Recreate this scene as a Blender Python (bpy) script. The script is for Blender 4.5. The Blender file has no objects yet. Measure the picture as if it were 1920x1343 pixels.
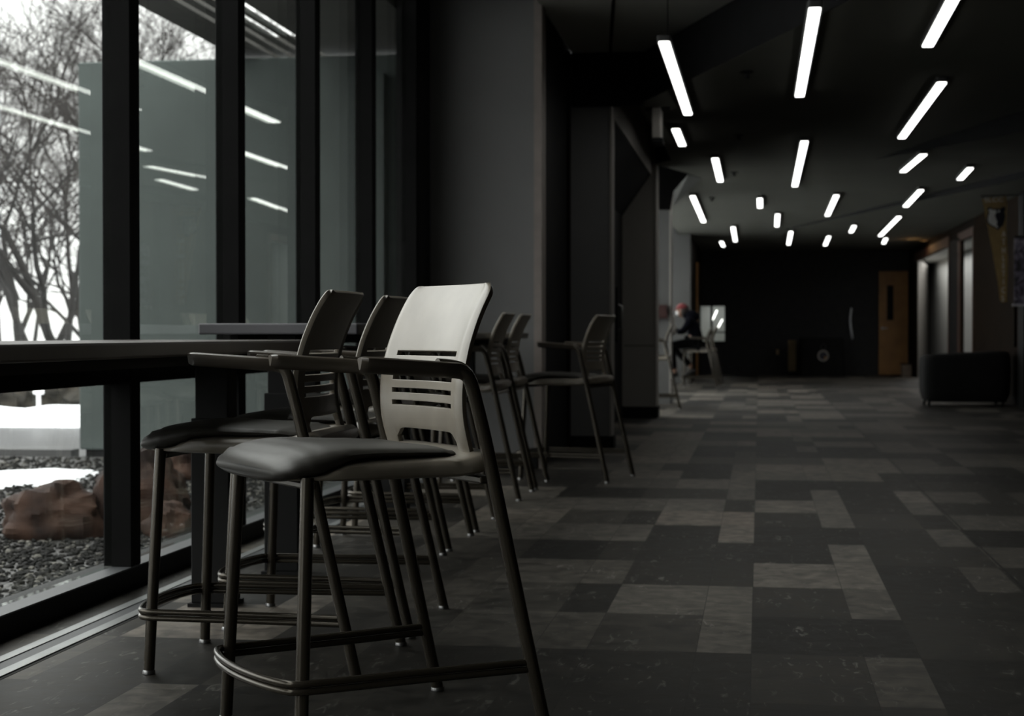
import bpy, bmesh, math, random
from mathutils import Vector, Matrix, noise

C = bpy.context.scene.collection
scene = bpy.context.scene
PI = math.pi

# ------------------------------------------------------------------ camera
F, CX, CY = 3130.0, 960.0, 671.5          # focal length in pixels of the 1920x1343 frame
H = 0.8837                                # eye height
PSI = math.atan(463 / F)                  # the corridor's vanishing point lies right of centre
PIT = math.atan(45.5 / F)
cam_d = bpy.data.cameras.new('camera')
cam = bpy.data.objects.new('camera', cam_d)
C.objects.link(cam)
cam_d.sensor_width = 36.0
cam_d.lens = 36.0 * F / 1920.0
cam_d.clip_start, cam_d.clip_end = 0.05, 600
cam.location = (0, 0, H)
cam.rotation_euler = (PI / 2 - PIT, 0, PSI)
cam_d.dof.use_dof = True
cam_d.dof.focus_distance = 3.75
cam_d.dof.aperture_fstop = 6.3
scene.camera = cam

# ------------------------------------------------------------------ light
world = bpy.data.worlds.new('overcast_sky')
scene.world = world
world.use_nodes = True
wn = world.node_tree.nodes
wb = wn['Background']
wtc = wn.new('ShaderNodeTexCoord')
wno = wn.new('ShaderNodeTexNoise')
wno.inputs['Scale'].default_value = 1.6
wno.inputs['Detail'].default_value = 3
wcr = wn.new('ShaderNodeValToRGB')
wcr.color_ramp.elements[0].position, wcr.color_ramp.elements[0].color = 0.25, (0.87, 0.87, 0.87, 1)
wcr.color_ramp.elements[1].position, wcr.color_ramp.elements[1].color = 0.75, (0.99, 0.985, 0.98, 1)
wl = world.node_tree.links
wl.new(wtc.outputs['Generated'], wno.inputs['Vector'])
wl.new(wno.outputs['Fac'], wcr.inputs['Fac'])
wl.new(wcr.outputs['Color'], wb.inputs['Color'])
# an overcast sky is about three times brighter overhead than at the horizon
wsp = wn.new('ShaderNodeSeparateXYZ')
wl.new(wtc.outputs['Generated'], wsp.inputs['Vector'])
wmx = wn.new('ShaderNodeMath')
wmx.operation = 'MAXIMUM'
wmx.inputs[1].default_value = 0.0
wl.new(wsp.outputs['Z'], wmx.inputs[0])
wma = wn.new('ShaderNodeMath')
wma.operation = 'MULTIPLY_ADD'
SKY = 7.2
wma.inputs[1].default_value, wma.inputs[2].default_value = SKY * 2 / 3, SKY / 3
wl.new(wmx.outputs[0], wma.inputs[0])
wl.new(wma.outputs[0], wb.inputs['Strength'])

vs = scene.view_settings
vs.view_transform = 'Standard'
vs.look = 'None'
vs.exposure = 0.0
vs.gamma = 1.0
vs.use_curve_mapping = False


def point_light(name, loc, energy, col, size, typ='POINT', rot=None, sy=None):
    d = bpy.data.lights.new(name, typ)
    d.energy, d.color = energy, col
    if typ == 'AREA':
        d.size = size
        if sy:
            d.shape, d.size_y = 'RECTANGLE', sy
    else:
        d.shadow_soft_size = size
    o = bpy.data.objects.new(name, d)
    C.objects.link(o)
    o.location = loc
    if rot:
        o.rotation_euler = rot
    return o


point_light('side_passage_fill', (3.62, 35.0, 2.42), 30, (1.0, 0.99, 0.96), 0.3, 'AREA', (0, 0, 0), 9.0)  # unseen area light, added to brighten the side passage walls
point_light('office_lamp', (-0.95, 36.6, 1.55), 1.3, (1, 1, 1), 0.25, 'AREA', (0, 0, 0), 0.4)

# ------------------------------------------------------------------ helpers
_s, _c = math.sin(PSI), math.cos(PSI)


def zc_from_floor(y):
    return H * F / (y - 626.0)


def at_depth(x, y, z):
    """world point that projects to pixel (x, y) at depth z along the level view direction"""
    xc = (x - CX) / F * z
    return Vector((xc * _c - z * _s, z * _c + xc * _s, H + (626.0 - y) / F * z))


def at_height(x, y, h):
    return at_depth(x, y, (h - H) * F / (626.0 - y))


class MB:
    """collects shapes into one mesh"""

    def __init__(self):
        self.v, self.f = [], []

    def add(self, vs_, fs_):
        n = len(self.v)
        self.v += [tuple(p) for p in vs_]
        self.f += [tuple(i + n for i in f) for f in fs_]
        return self

    def box(self, a, b):
        x0, y0, z0 = [min(p, q) for p, q in zip(a, b)]
        x1, y1, z1 = [max(p, q) for p, q in zip(a, b)]
        return self.add([(x0, y0, z0), (x1, y0, z0), (x1, y1, z0), (x0, y1, z0),
                         (x0, y0, z1), (x1, y0, z1), (x1, y1, z1), (x0, y1, z1)],
                        [(0, 3, 2, 1), (4, 5, 6, 7), (0, 1, 5, 4), (1, 2, 6, 5), (2, 3, 7, 6), (3, 0, 4, 7)])

    def prism(self, poly, z0, z1):
        """poly: list of (x, y) counter-clockwise; z0/z1 numbers or lists"""
        n = len(poly)
        zz0 = z0 if isinstance(z0, (list, tuple)) else [z0] * n
        zz1 = z1 if isinstance(z1, (list, tuple)) else [z1] * n
        vv = [(p[0], p[1], zz0[i]) for i, p in enumerate(poly)] + [(p[0], p[1], zz1[i]) for i, p in enumerate(poly)]
        ff = [tuple(range(n - 1, -1, -1)), tuple(range(n, 2 * n))]
        ff += [(i, (i + 1) % n, n + (i + 1) % n, n + i) for i in range(n)]
        return self.add(vv, ff)

    def tube(self, pts, r, seg=10, caps=True, sx=1.0):
        pts = [Vector(p) for p in pts]
        rs = r if isinstance(r, (list, tuple)) else [r] * len(pts)
        rings, up = [], None
        for i, p in enumerate(pts):
            if i == 0:
                t = pts[1] - pts[0]
            elif i == len(pts) - 1:
                t = pts[-1] - pts[-2]
            else:
                t = (pts[i + 1] - p).normalized() + (p - pts[i - 1]).normalized()
            t.normalize()
            if up is None:
                up = Vector((0, 0, 1)) if abs(t.z) < 0.9 else Vector((0, 1, 0))
            side = t.cross(up)
            if side.length < 1e-6:
                side = t.cross(Vector((1, 0, 0)))
            side.normalize()
            up = side.cross(t).normalized()
            rings.append([p + (side * math.cos(2 * PI * k / seg) * sx + up * math.sin(2 * PI * k / seg)) * rs[i]
                          for k in range(seg)])
        return self.loft(rings, caps)

    def loft(self, rings, caps=True):
        n, m = len(rings), len(rings[0])
        vv = [p for r_ in rings for p in r_]
        ff = []
        for i in range(n - 1):
            for k in range(m):
                a, b = i * m + k, i * m + (k + 1) % m
                ff.append((a, b, b + m, a + m))
        if caps:
            ff.append(tuple(range(m - 1, -1, -1)))
            ff.append(tuple((n - 1) * m + k for k in range(m)))
        return self.add(vv, ff)

    def lathe(self, prof, c, seg=20, axis='z'):
        rings = []
        for r, h in prof:
            ring = []
            for k in range(seg):
                a = 2 * PI * k / seg
                if axis == 'z':
                    ring.append((c[0] + r * math.cos(a), c[1] + r * math.sin(a), c[2] + h))
                elif axis == 'y':
                    ring.append((c[0] + r * math.cos(a), c[1] + h, c[2] + r * math.sin(a)))
                else:
                    ring.append((c[0] + h, c[1] + r * math.cos(a), c[2] + r * math.sin(a)))
            rings.append(ring)
        return self.loft(rings)

    def build(self, name, m, parent=None, smooth=None, bevel=0.0, bseg=2):
        me = bpy.data.meshes.new(name)
        me.from_pydata(self.v, [], self.f)
        bm = bmesh.new()
        bm.from_mesh(me)
        bmesh.ops.recalc_face_normals(bm, faces=bm.faces)
        bm.to_mesh(me)
        bm.free()
        if m:
            me.materials.append(m)
        if smooth:
            me.polygons.foreach_set('use_smooth', [True] * len(me.polygons))
            me.set_sharp_from_angle(angle=math.radians(smooth))
        o = bpy.data.objects.new(name, me)
        C.objects.link(o)
        if parent:
            o.parent = parent
        if bevel:
            b = o.modifiers.new('bevel', 'BEVEL')
            b.width, b.segments, b.limit_method = bevel, bseg, 'ANGLE'
            b.angle_limit = math.radians(40)
        return o


def tag(o, label=None, cat=None, group=None, kind=None):
    if label:
        o['label'] = label
    if cat:
        o['category'] = cat
    if group:
        o['group'] = group
    if kind:
        o['kind'] = kind
    return o


def struct(o, label, cat):
    return tag(o, label, cat, kind='structure')


def empty(name, loc=(0, 0, 0), rz=0.0):
    o = bpy.data.objects.new(name, None)
    C.objects.link(o)
    o.location = loc
    o.rotation_euler = (0, 0, rz)
    o.empty_display_size = 0.1
    return o


def copy_tree(o, parent=None):
    c = o.copy()
    C.objects.link(c)
    c.parent = parent
    for ch in list(o.children):
        copy_tree(ch, c)
    return c


# ------------------------------------------------------------------ materials
def mat(name, col, rough=0.6, metal=0.0, var=0.15, scale=8.0, bump=0.0, bscale=60.0, spec=0.5, col2=None, sheen=0.0, coat=0.0):
    m = bpy.data.materials.new(name)
    m.use_nodes = True
    nt = m.node_tree
    b = nt.nodes['Principled BSDF']
    tc = nt.nodes.new('ShaderNodeTexCoord')
    n = nt.nodes.new('ShaderNodeTexNoise')
    n.inputs['Scale'].default_value = scale
    n.inputs['Detail'].default_value = 5
    nt.links.new(tc.outputs['Object'], n.inputs['Vector'])
    cr = nt.nodes.new('ShaderNodeValToRGB')
    c2 = col2 or tuple(v * (1 + var) for v in col)
    c1 = col if col2 else tuple(v * (1 - var) for v in col)
    cr.color_ramp.elements[0].position, cr.color_ramp.elements[0].color = 0.32, (*c1, 1)
    cr.color_ramp.elements[1].position, cr.color_ramp.elements[1].color = 0.68, (*c2, 1)
    nt.links.new(n.outputs['Fac'], cr.inputs['Fac'])
    nt.links.new(cr.outputs['Color'], b.inputs['Base Color'])
    b.inputs['Roughness'].default_value = rough
    b.inputs['Metallic'].default_value = metal
    b.inputs['Specular IOR Level'].default_value = spec
    if coat:
        b.inputs['Coat Weight'].default_value = coat
    if sheen:
        b.inputs['Sheen Weight'].default_value = sheen
    if bump:
        n2 = nt.nodes.new('ShaderNodeTexNoise')
        n2.inputs['Scale'].default_value = bscale
        n2.inputs['Detail'].default_value = 6
        nt.links.new(tc.outputs['Object'], n2.inputs['Vector'])
        bp = nt.nodes.new('ShaderNodeBump')
        bp.inputs['Strength'].default_value = bump
        bp.inputs['Distance'].default_value = 0.01
        nt.links.new(n2.outputs['Fac'], bp.inputs['Height'])
        nt.links.new(bp.outputs['Normal'], b.inputs['Normal'])
    return m


def emit(name, col, strength):
    m = bpy.data.materials.new(name)
    m.use_nodes = True
    nt = m.node_tree
    b = nt.nodes['Principled BSDF']
    b.inputs['Base Color'].default_value = (0.8, 0.8, 0.8, 1)
    b.inputs['Emission Color'].default_value = (*col, 1)
    b.inputs['Emission Strength'].default_value = strength
    return m


def glass(name, tint=(0.955, 0.97, 0.955), ior=1.5):
    m = bpy.data.materials.new(name)
    m.use_nodes = True
    nt = m.node_tree
    for n in list(nt.nodes):
        nt.nodes.remove(n)
    out = nt.nodes.new('ShaderNodeOutputMaterial')
    mix = nt.nodes.new('ShaderNodeMixShader')
    tr = nt.nodes.new('ShaderNodeBsdfTransparent')
    tr.inputs['Color'].default_value = (*tint, 1)
    gl = nt.nodes.new('ShaderNodeBsdfGlossy')
    gl.inputs['Roughness'].default_value = 0.0
    gl.inputs['Color'].default_value = (0.95, 1, 0.97, 1)
    lw = nt.nodes.new('ShaderNodeLayerWeight')
    lw.inputs['Blend'].default_value = 0.5
    pw = nt.nodes.new('ShaderNodeMath')
    pw.operation = 'POWER'
    pw.inputs[1].default_value = 5.0
    nt.links.new(lw.outputs['Facing'], pw.inputs[0])
    fr = nt.nodes.new('ShaderNodeMath')
    fr.operation = 'MULTIPLY_ADD'
    f0 = ((ior - 1) / (ior + 1)) ** 2
    fr.inputs[1].default_value, fr.inputs[2].default_value = 1 - f0, f0
    nt.links.new(pw.outputs[0], fr.inputs[0])
    nt.links.new(fr.outputs[0], mix.inputs['Fac'])
    nt.links.new(tr.outputs['BSDF'], mix.inputs[1])
    nt.links.new(gl.outputs['BSDF'], mix.inputs[2])
    nt.links.new(mix.outputs['Shader'], out.inputs['Surface'])
    return m


def floor_material():
    m = bpy.data.materials.new('slate_look_tiles')
    m.use_nodes = True
    nt = m.node_tree
    N, L = nt.nodes, nt.links
    b = N['Principled BSDF']
    geo = N.new('ShaderNodeNewGeometry')
    sep = N.new('ShaderNodeSeparateXYZ')
    L.new(geo.outputs['Position'], sep.inputs['Vector'])

    def math_(op, a, b_=None, c_=None):
        n = N.new('ShaderNodeMath')
        n.operation = op
        for i, v in enumerate((a, b_, c_)):
            if v is None:
                continue
            if isinstance(v, (int, float)):
                n.inputs[i].default_value = v
            else:
                L.new(v, n.inputs[i])
        return n.outputs[0]

    u = math_('DIVIDE', math_('ADD', sep.outputs['X'], 0.019 + 45.72), 0.4572)
    v = math_('DIVIDE', math_('ADD', sep.outputs['Y'], -4.643 + 61.0), 0.6155)
    cu, cv = math_('FLOOR', u), math_('FLOOR', v)
    fu, fv = math_('FRACT', u), math_('FRACT', v)
    sub = math_('GREATER_THAN', fu, 0.6667)
    comb = N.new('ShaderNodeCombineXYZ')
    L.new(cu, comb.inputs[0])
    L.new(cv, comb.inputs[1])
    L.new(math_('MULTIPLY', sub, 7.0), comb.inputs[2])
    wnz = N.new('ShaderNodeTexWhiteNoise')
    wnz.noise_dimensions = '3D'
    L.new(comb.outputs[0], wnz.inputs['Vector'])
    ramp = N.new('ShaderNodeValToRGB')
    at = N.new('ShaderNodeAttribute')
    at.attribute_name = 'tone'
    tones = [(0.0, (0.0085, 0.0078, 0.0066)), (0.2, (0.027, 0.0245, 0.0205)), (0.4, (0.064, 0.058, 0.049)),
             (0.6, (0.112, 0.103, 0.088)), (0.8, (0.152, 0.134, 0.113)), (1.0, (0.172, 0.143, 0.119))]
    els = ramp.color_ramp.elements
    els[0].position, els[0].color = tones[0][0], (*tones[0][1], 1)
    els[1].position, els[1].color = tones[1][0], (*tones[1][1], 1)
    for p, c in tones[2:]:
        e = els.new(p)
        e.color = (*c, 1)
    L.new(math_('DIVIDE', at.outputs['Fac'], 5.0), ramp.inputs['Fac'])
    # cloudy variation inside a tile
    sc = N.new('ShaderNodeVectorMath')
    sc.operation = 'MULTIPLY_ADD'
    sc.inputs[1].default_value = (1, 1, 1)
    L.new(geo.outputs['Position'], sc.inputs[0])
    L.new(wnz.outputs['Color'], sc.inputs[2])
    n1 = N.new('ShaderNodeTexNoise')
    n1.inputs['Scale'].default_value = 14
    n1.inputs['Detail'].default_value = 8
    n1.inputs['Distortion'].default_value = 0.6
    L.new(sc.outputs[0], n1.inputs['Vector'])
    mr = N.new('ShaderNodeMapRange')
    mr.inputs['From Min'].default_value, mr.inputs['From Max'].default_value = 0.3, 0.7
    mr.inputs['To Min'].default_value, mr.inputs['To Max'].default_value = 0.42, 1.58
    L.new(n1.outputs['Fac'], mr.inputs['Value'])
    mul = N.new('ShaderNodeMix')
    mul.data_type, mul.blend_type = 'RGBA', 'MULTIPLY'
    mul.inputs['Factor'].default_value = 1
    L.new(ramp.outputs['Color'], mul.inputs['A'])
    L.new(mr.outputs['Result'], mul.inputs['B'])
    # pale worn flecks and scratches
    mp = N.new('ShaderNodeMapping')
    mp.inputs['Rotation'].default_value = (0, 0, 0.5)
    mp.inputs['Scale'].default_value = (34, 9, 1)
    L.new(sc.outputs[0], mp.inputs['Vector'])
    n2 = N.new('ShaderNodeTexNoise')
    n2.inputs['Scale'].default_value = 1.0
    n2.inputs['Detail'].default_value = 4
    n2.inputs['Distortion'].default_value = 1.2
    L.new(mp.outputs['Vector'], n2.inputs['Vector'])
    fl = N.new('ShaderNodeMapRange')
    fl.inputs['From Min'].default_value, fl.inputs['From Max'].default_value = 0.60, 0.72
    L.new(n2.outputs['Fac'], fl.inputs['Value'])
    n3 = N.new('ShaderNodeTexNoise')
    n3.inputs['Scale'].default_value = 3.1
    L.new(geo.outputs['Position'], n3.inputs['Vector'])
    pm = N.new('ShaderNodeMapRange')
    pm.inputs['From Min'].default_value, pm.inputs['From Max'].default_value = 0.42, 0.62
    L.new(n3.outputs['Fac'], pm.inputs['Value'])
    flf = math_('MULTIPLY', math_('MULTIPLY', fl.outputs[0], pm.outputs[0]), 0.42)
    mx = N.new('ShaderNodeMix')
    mx.data_type = 'RGBA'
    L.new(flf, mx.inputs['Factor'])
    L.new(mul.outputs['Result'], mx.inputs['A'])
    mx.inputs['B'].default_value = (0.30, 0.29, 0.26, 1)
    # joints
    eu = math_('MULTIPLY', math_('MINIMUM', fu, math_('SUBTRACT', 1.0, fu)), 0.4572)
    ev = math_('MULTIPLY', math_('MINIMUM', fv, math_('SUBTRACT', 1.0, fv)), 0.6155)
    es = math_('MULTIPLY', math_('ABSOLUTE', math_('SUBTRACT', fu, 0.6667)), 0.4572)
    e = math_('MINIMUM', math_('MINIMUM', eu, ev), es)
    groove = math_('LESS_THAN', math_('ABSOLUTE', math_('SUBTRACT', sep.outputs['X'], 0.9095)), 0.0045)
    jl = math_('MAXIMUM', math_('MULTIPLY', math_('LESS_THAN', e, 0.0013), 0.7), groove)
    mj = N.new('ShaderNodeMix')
    mj.data_type = 'RGBA'
    L.new(jl, mj.inputs['Factor'])
    L.new(mx.outputs['Result'], mj.inputs['A'])
    mj.inputs['B'].default_value = (0.008, 0.008, 0.007, 1)
    L.new(mj.outputs['Result'], b.inputs['Base Color'])
    rr = N.new('ShaderNodeMapRange')
    rr.inputs['To Min'].default_value, rr.inputs['To Max'].default_value = 0.42, 0.62
    L.new(n1.outputs['Fac'], rr.inputs['Value'])
    L.new(rr.outputs['Result'], b.inputs['Roughness'])
    b.inputs['Specular IOR Level'].default_value = 0.18
    bp = N.new('ShaderNodeBump')
    bp.inputs['Strength'].default_value = 0.22
    bp.inputs['Distance'].default_value = 0.004
    L.new(math_('SUBTRACT', n1.outputs['Fac'], jl), bp.inputs['Height'])
    L.new(bp.outputs['Normal'], b.inputs['Normal'])
    return m


def gravel_material():
    m = bpy.data.materials.new('gravel_bed')
    m.use_nodes = True
    nt = m.node_tree
    N, L = nt.nodes, nt.links
    b = N['Principled BSDF']
    geo = N.new('ShaderNodeNewGeometry')
    vo = N.new('ShaderNodeTexVoronoi')
    vo.inputs['Scale'].default_value = 38
    L.new(geo.outputs['Position'], vo.inputs['Vector'])
    sp = N.new('ShaderNodeSeparateColor')
    L.new(vo.outputs['Color'], sp.inputs['Color'])
    r = N.new('ShaderNodeValToRGB')
    r.color_ramp.elements[0].color = (0.004, 0.004, 0.0035, 1)
    r.color_ramp.elements[1].color = (0.03, 0.028, 0.025, 1)
    r.color_ramp.elements[0].position = 0.25
    L.new(sp.outputs[0], r.inputs['Fac'])
    L.new(r.outputs['Color'], b.inputs['Base Color'])
    b.inputs['Roughness'].default_value = 0.55
    bp = N.new('ShaderNodeBump')
    bp.inputs['Strength'].default_value = 0.9
    bp.inputs['Distance'].default_value = 0.02
    bp.invert = True
    L.new(vo.outputs['Distance'], bp.inputs['Height'])
    L.new(bp.outputs['Normal'], b.inputs['Normal'])
    return m


def stone_bits_material():
    m = bpy.data.materials.new('gravel_stones')
    m.use_nodes = True
    nt = m.node_tree
    N, L = nt.nodes, nt.links
    b = N['Principled BSDF']
    geo = N.new('ShaderNodeNewGeometry')
    r = N.new('ShaderNodeValToRGB')
    r.color_ramp.elements[0].color = (0.004, 0.004, 0.0035, 1)
    r.color_ramp.elements[0].position = 0.2
    r.color_ramp.elements[1].color = (0.13, 0.125, 0.11, 1)
    e = r.color_ramp.elements.new(0.82)
    e.color = (0.008, 0.0075, 0.0065, 1)
    L.new(geo.outputs['Random Per Island'], r.inputs['Fac'])
    L.new(r.outputs['Color'], b.inputs['Base Color'])
    b.inputs['Roughness'].default_value = 0.8
    b.inputs['Specular IOR Level'].default_value = 0.15
    return m


def concrete_panels():
    m = mat('outdoor_concrete', (0.048, 0.060, 0.056), 0.8, var=0.08, scale=3, bump=0.08)
    return m


def poster_material():
    m = bpy.data.materials.new('printed_photo')
    m.use_nodes = True
    nt = m.node_tree
    N, L = nt.nodes, nt.links
    b = N['Principled BSDF']
    tc = N.new('ShaderNodeTexCoord')
    n = N.new('ShaderNodeTexNoise')
    n.inputs['Scale'].default_value = 7
    n.inputs['Distortion'].default_value = 1.5
    L.new(tc.outputs['Object'], n.inputs['Vector'])
    r = N.new('ShaderNodeValToRGB')
    r.color_ramp.elements[0].position, r.color_ramp.elements[0].color = 0.38, (0.03, 0.028, 0.035, 1)
    r.color_ramp.elements[1].position, r.color_ramp.elements[1].color = 0.66, (0.33, 0.31, 0.36, 1)
    e = r.color_ramp.elements.new(0.52)
    e.color = (0.16, 0.14, 0.2, 1)
    L.new(n.outputs['Fac'], r.inputs['Fac'])
    L.new(r.outputs['Color'], b.inputs['Base Color'])
    b.inputs['Roughness'].default_value = 0.5
    return m


M_FLOOR = floor_material()
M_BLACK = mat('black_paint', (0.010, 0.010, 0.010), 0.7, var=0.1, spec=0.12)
M_BLACKF = mat('black_end_wall_paint', (0.035, 0.035, 0.036), 0.8, var=0.1, spec=0.1)
M_MULL = mat('dark_anodised_metal', (0.005, 0.005, 0.005), 0.7, var=0.1, spec=0.05)
M_SILL = mat('grey_metal_sill', (0.06, 0.063, 0.066), 0.5, 0.3, var=0.1)
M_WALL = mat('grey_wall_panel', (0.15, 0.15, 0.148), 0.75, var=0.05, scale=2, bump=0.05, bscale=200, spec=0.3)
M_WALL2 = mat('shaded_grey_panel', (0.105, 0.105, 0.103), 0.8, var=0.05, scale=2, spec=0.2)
M_WALLW = mat('brightened_grey_panel', (0.28, 0.262, 0.242), 0.7, var=0.05, scale=2, spec=0.3)  # paler than the plain panel: ceiling light on the wall is put into the colour
M_REDW = mat('dark_red_wood', (0.04, 0.015, 0.007), 0.6, var=0.15)
M_TRIMB = mat('side_lit_brown_corner', (0.20, 0.172, 0.155), 0.6, var=0.1)  # lighter than the wall: light on the corner's side is put into the colour
M_CEIL = mat('dark_grey_ceiling', (0.10, 0.10, 0.086), 0.9, var=0.05, scale=1.2, spec=0.1)
M_CEILA = mat('grey_ceiling_panel', (0.34, 0.34, 0.31), 0.9, var=0.05, scale=1.2, spec=0.1)
M_FASC = mat('black_fascia', (0.012, 0.012, 0.0125), 0.9, var=0.1, spec=0.1)
M_FACET = mat('grey_facet', (0.10, 0.10, 0.095), 0.9, var=0.05, spec=0.1)
M_WOOD = mat('brown_slat_wood', (0.017, 0.0095, 0.004), 0.8, var=0.3, scale=5, spec=0.06)
M_WOODD = mat('dark_brown_wood', (0.007, 0.005, 0.0035), 0.8, var=0.2, scale=5, spec=0.06)
M_ORANGE = mat('honey_wood', (0.25, 0.12, 0.03), 0.5, var=0.15, scale=4)
M_WHITE = mat('white_plaster', (0.62, 0.63, 0.61), 0.8, var=0.03)
M_GLASS = glass('window_glass')
M_CONC = concrete_panels()
M_PLAST = mat('taupe_moulded_plastic', (0.182, 0.160, 0.128), 0.34, var=0.10, scale=14, spec=0.95, bump=0.02, bscale=400)
M_FRAME = mat('bronze_powder_coat', (0.058, 0.050, 0.038), 0.25, 0.55, var=0.03, spec=0.5)
M_ARM = mat('dark_brown_arm_plastic', (0.055, 0.045, 0.034), 0.30, var=0.08, spec=0.9)
M_CUSH = mat('charcoal_vinyl', (0.034, 0.032, 0.027), 0.5, var=0.12, scale=20, bump=0.05, bscale=500, spec=0.5)
M_GLIDE = mat('chrome', (0.22, 0.22, 0.22), 0.35, 0.9, var=0.05)
M_TABLE = mat('grey_brown_laminate', (0.055, 0.047, 0.042), 0.45, var=0.12, scale=6, spec=0.4)
M_TABLE2 = mat('grey_laminate', (0.070, 0.068, 0.075), 0.5, var=0.1, scale=6, spec=0.4)
M_PED = mat('black_steel', (0.009, 0.009, 0.009), 0.6, var=0.1, spec=0.12)
M_LIGHT = emit('light_diffuser', (1.0, 1.0, 0.96), 4.2)
M_HOUS = mat('dark_grey_housing', (0.03, 0.03, 0.03), 0.6)
M_GRAVEL = gravel_material()
M_STONES = stone_bits_material()
M_ROCK = mat('red_brown_rock', (0.008, 0.0036, 0.0026), 0.8, col2=(0.048, 0.025, 0.016), scale=6, bump=0.9, bscale=14, spec=0.2)
M_SNOW = mat('snow', (0.86, 0.88, 0.90), 0.7, var=0.03, bump=0.3, bscale=10)
M_ROAD = mat('wet_asphalt', (0.030, 0.031, 0.033), 0.42, var=0.35, scale=0.8, spec=0.35)
M_BARK = mat('bark', (0.013, 0.012, 0.011), 0.9, var=0.3)
M_TWIG = mat('twigs', (0.018, 0.015, 0.013), 0.9, var=0.35, scale=3)
M_HEDGE = mat('dry_hedge', (0.008, 0.007, 0.005), 0.9, col2=(0.035, 0.030, 0.022), scale=9, bump=1.0, bscale=25)
M_METAL = mat('brushed_metal', (0.35, 0.35, 0.34), 0.35, 0.9)
M_RED = mat('red_cloth', (0.13, 0.008, 0.010), 0.8, sheen=0.2)
M_DKRED = mat('dark_red_board', (0.030, 0.006, 0.004), 0.7)
M_SKIN = mat('skin', (0.22, 0.115, 0.075), 0.55, var=0.06)
M_JACKET = mat('navy_black_cloth', (0.003, 0.0032, 0.006), 0.9, var=0.2, spec=0.05)
M_TROUS = mat('black_trousers', (0.003, 0.003, 0.0034), 0.9, var=0.2, spec=0.05)
M_HAIR = mat('dark_hair', (0.015, 0.011, 0.009), 0.6)
M_MASK = mat('white_mask', (0.8, 0.8, 0.8), 0.8)
M_SHOE = mat('dark_shoe', (0.008, 0.007, 0.0065), 0.6)
M_GOLD = mat('gold_felt', (0.36, 0.25, 0.105), 0.85, var=0.12, scale=10)
M_LETTER = mat('grey_lettering', (0.85, 0.85, 0.85), 0.8)
M_DKBLUE = mat('dark_blue_print', (0.02, 0.022, 0.035), 0.8)
M_POSTER = poster_material()
M_CART = mat('black_vinyl_cover', (0.010, 0.010, 0.010), 0.8, var=0.1, spec=0.08)
M_GRILLE = mat('aluminium_strip', (0.30, 0.31, 0.31), 0.4, 0.7, var=0.1)

# ------------------------------------------------------------------ the room
X_IN, X_OUT, X_GL = -2.148, -2.25, -2.232      # inner and outer face of the window wall, plane of the glass
XR = 3.13                                       # right wall
Y0, Y1 = -3.0, 36.0

# the floor: every tile is its own face and carries its own shade of stone, 0 dark to 5 pale
TILES = {  # (column, row): (wide tile, narrow tile), as laid near the viewer
    (0, 0): (1.0, 1.9), (0, 1): (.25, .25), (0, 2): (1.0, 2.4), (0, 3): (3.3, 3.3), (0, 4): (.5, 3.1), (0, 5): (.5, .5), (0, 6): (1.0, 3.0), (0, 7): (3.5, 3.2), (0, 8): (.5, 3.0), (0, 9): (.4, .4), (0, 10): (3.2, 3.4),
    (-1, 0): (.5, .5), (-1, 1): (1.3, 2.5), (-1, 2): (2.7, 2.7), (-1, 3): (.9, .9), (-1, 4): (.6, .6), (-1, 5): (.5, 4.0), (-1, 6): (4.2, 4.6), (-1, 7): (3.1, 1.0), (-1, 8): (1.2, 2.8), (-1, 9): (3.2, 3.2),
    (1, -1): (.3, .3), (1, 0): (.3, .3), (1, 1): (.8, .8), (1, 2): (.6, .6), (1, 3): (.4, 1.8), (1, 4): (1.0, 1.0), (1, 5): (.9, 2.4), (1, 6): (1.4, .7), (1, 7): (.8, 2.6), (1, 8): (.6, 3.4), (1, 9): (.8, .8),
    (2, 0): (.4, .6), (2, 1): (1.0, .5), (2, 2): (.5, .9), (2, 3): (.6, .6), (2, 4): (1.9, 1.9), (2, 5): (.3, .3), (2, 6): (2.2, 2.2), (2, 7): (.9, .9), (2, 8): (2.2, 1.0), (2, 9): (1.0, 1.0),
    (3, 3): (.6, .8), (3, 4): (1.0, .5), (3, 5): (.5, .5), (3, 6): (1.2, 1.2), (3, 7): (.8, 1.6), (3, 8): (1.8, 1.8),
    (-2, -1): (.6, .6), (-2, 0): (.7, .5), (-2, 1): (2.0, 2.0), (-2, 2): (1.3, .4), (-2, 3): (2.1, 2.1), (-2, 4): (.25, 1.0), (-2, 5): (2.6, 2.6), (-2, 6): (1.6, .9), (-2, 7): (2.6, 2.6), (-2, 8): (.3, 1.2), (-2, 9): (2.4, 2.4),
    (-3, 0): (1.4, .8), (-3, 1): (1.2, 1.2), (-3, 2): (1.6, 1.8), (-3, 3): (1.0, 1.6), (-3, 4): (1.6, 1.2), (0, -1): (.5, .8), (-1, -1): (.6, .5)}
random.seed(4)
fb = MB()
tone = []
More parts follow.
